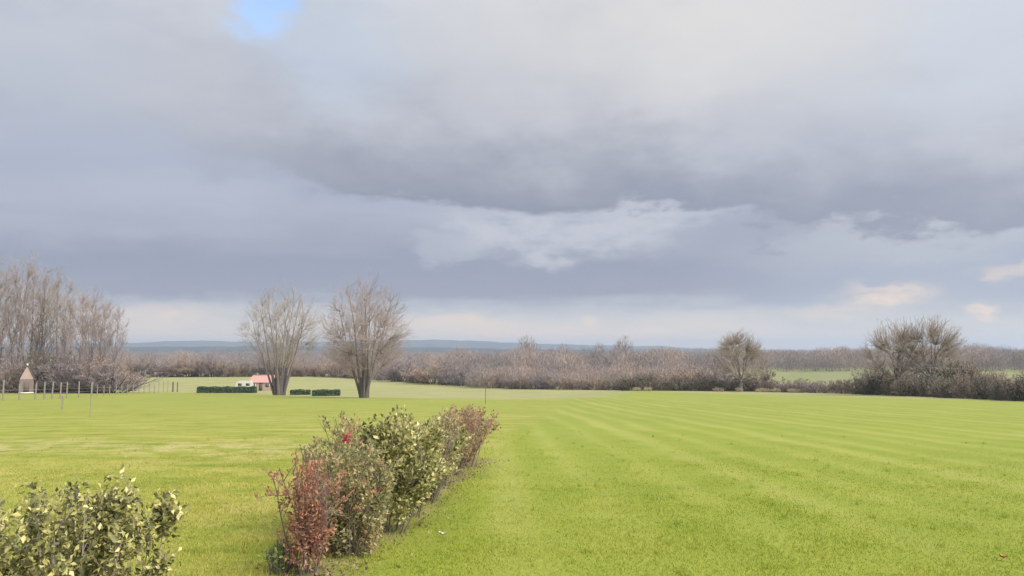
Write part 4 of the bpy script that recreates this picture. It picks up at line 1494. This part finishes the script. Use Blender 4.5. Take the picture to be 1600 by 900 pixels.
rng = np.random.default_rng(81)
nb = 600000
dist_ = 3.2 * (36 / 3.2) ** rng.uniform(0, 1, nb) ** 1.15
aa = np.where(rng.uniform(0, 1, nb) < .72, rng.uniform(R(-40), R(40), nb), rng.uniform(R(-85), R(85), nb))
bx_, by_ = np.sin(aa) * dist_, np.cos(aa) * dist_
side = bx_ - (by_ * .115 - 3.05)
patch = np.sin(bx_ * 1.7 + np.sin(by_ * 1.1) * 2) * np.sin(by_ * 1.3 + np.sin(bx_ * .9) * 2)
hb = np.where(side > 0, .038, .055) * rng.uniform(.5, 1.25, nb) * (1 + .35 * patch)
hb = hb * .8 * (1 - .9 * sm(dist_, 13, 35))
hb = np.where(np.abs(side) < .5, hb * 1.5 * rng.uniform(.6, 1.6, nb), hb)
wb = (.0026 + .0003 * dist_) * (1 - .6 * sm(dist_, 16, 35))
yaw = rng.uniform(0, 6.28, nb)
lean = rng.normal(0, .55, (nb, 2)) * hb[:, None]
base = np.stack([bx_, by_, H(bx_, by_) - .004], 1)
ux_ = np.stack([np.cos(yaw), np.sin(yaw), np.zeros(nb)], 1) * wb[:, None]
tip = base + np.stack([lean[:, 0], lean[:, 1], hb], 1)
bald = (np.abs(side + .1 * patch) < .38) & (by_ < 19.5) & (rng.uniform(0, 1, nb) < .72)
hb_keep = ~bald
V = np.stack([base - ux_, base + ux_, tip], 1)
tt = np.clip(rng.uniform(0, 1, nb) * .8 + .1 + patch * .12, 0, 1)
V, tt = V[hb_keep].reshape(-1, 3), tt[hb_keep]
nt_, per = 1500, 16
td = 5.5 * (30 / 5.5) ** rng.uniform(0, 1, nt_)
ta_ = rng.uniform(R(-38), R(38), nt_)
tx, ty = np.sin(ta_) * td, np.cos(ta_) * td
keep = (tx - (ty * .115 - 3.05) < .6) | (rng.uniform(0, 1, nt_) < .3)
tx, ty = tx[keep], ty[keep]
tsz = np.repeat(rng.uniform(.6, 1.3, len(tx)), per)
qx = np.repeat(tx, per) + rng.normal(0, .03, len(tsz)) * tsz
qy = np.repeat(ty, per) + rng.normal(0, .03, len(tsz)) * tsz
qh = rng.uniform(.04, .095, len(tsz)) * tsz
yw = rng.uniform(0, 6.28, len(tsz))
bs = np.stack([qx, qy, H(qx, qy) - .005], 1)
uu = np.stack([np.cos(yw), np.sin(yw), 0 * yw], 1) * (.004 * tsz)[:, None]
tp = bs + np.stack([rng.normal(0, .5, len(tsz)) * qh, rng.normal(0, .5, len(tsz)) * qh, qh], 1)
V = np.concatenate([V, np.stack([bs - uu, bs + uu, tp], 1).reshape(-1, 3)])
tt = np.concatenate([tt, np.repeat(rng.uniform(.05, .8, len(tx)), per)])
gr = part('grass', mesh('grass', V, np.arange(len(V)).reshape(-1, 3), grass_mat(), np.repeat(tt, 3)), None)
tag(gr, 'short green grass covering the near part of the field', 'grass', None, 'stuff')

rng = np.random.default_rng(82)
nl = 2600
ly = 6.5 * (19.5 / 6.5) ** rng.uniform(0, 1, nl)
lx = ly * .115 - 3.05 + rng.normal(.05, .3, nl)
LP = np.stack([lx, ly, H(lx, ly) + rng.uniform(.0, .03, nl)], 1)
a = Acc()
leaf_soup(rng, a, LP, .045, (0, 1), 1.6, -.2)
M['litter'] = tint_mat('leaf_litter', [(0, (.10, .07, .045)), (.5, (.21, .15, .095)), (1, (.33, .25, .16))], .85, .1)
tag(part('leaf_litter', a.mesh('leaf_litter', M['litter']), None), 'brown leaf litter under the garden hedge', 'leaf litter', None, 'stuff')

# small things lying in the grass
M['dead_leaf'] = plain_mat('dead_leaf', (.26, .12, .06), (.38, .2, .1), 30)
M['scrap'] = plain_mat('pale_scrap', (0.465, 0.435, 0.390), (0.585, 0.555, 0.510), 30)


def litter(px, py, L, W, mt, nm, lb, cat, seed):
    x_, y_ = gp(px, py)
    rng = np.random.default_rng(seed)
    xs_ = np.linspace(-1, 1, 7)
    V, Fc = [], []
    for i, q in enumerate(xs_):
        wv = W * math.sqrt(max(1 - q * q, .02)) * (1 + .15 * rng.normal())
        for s_ in (-1, 0, 1):
            V.append((q * L / 2, s_ * wv / 2, .05 + .018 * q * q + .02 * abs(s_) + .004 * rng.normal()))
    for i in range(6):
        for s_ in range(2):
            a = i * 3 + s_
            Fc.append((a, a + 3, a + 4, a + 1))
    o = part(nm, mesh(nm, V, Fc, M[mt], None, True), None, (x_, y_, h(x_, y_) - .01))
    o.rotation_euler = (.1, .05, rng.uniform(-.4, .4))
    tag(o, lb, cat)


litter(692, 840, .12, .045, 'scrap', 'pale_scrap', 'small pale scrap lying in the grass right of the hedge', 'scrap', 3)
litter(1567, 877, .09, .06, 'dead_leaf', 'dead_leaf', 'single brown dead leaf on the grass at the lower right', 'leaf', 4)

# ------------------------------------------------------------------ the air
hz = Acc().box(-5600, 5600, -400, 6200, -14, 66).mesh('haze', M['straw'])
hz.materials.clear()
m, nt = new_mat('haze')
o_ = nt.nodes.new('ShaderNodeOutputMaterial')
pv = nt.nodes.new('ShaderNodeVolumePrincipled')
pv.inputs['Color'].default_value = (.68, .80, 1.0, 1)
pv.inputs['Density'].default_value = 2.3e-4
pv.inputs['Anisotropy'].default_value = 0.2
nt.links.new(pv.outputs[0], o_.inputs['Volume'])
hz.materials.append(m)
ho = part('haze', hz, None)
tag(ho, 'thin pale haze lying over the valley', 'haze', None, 'stuff')
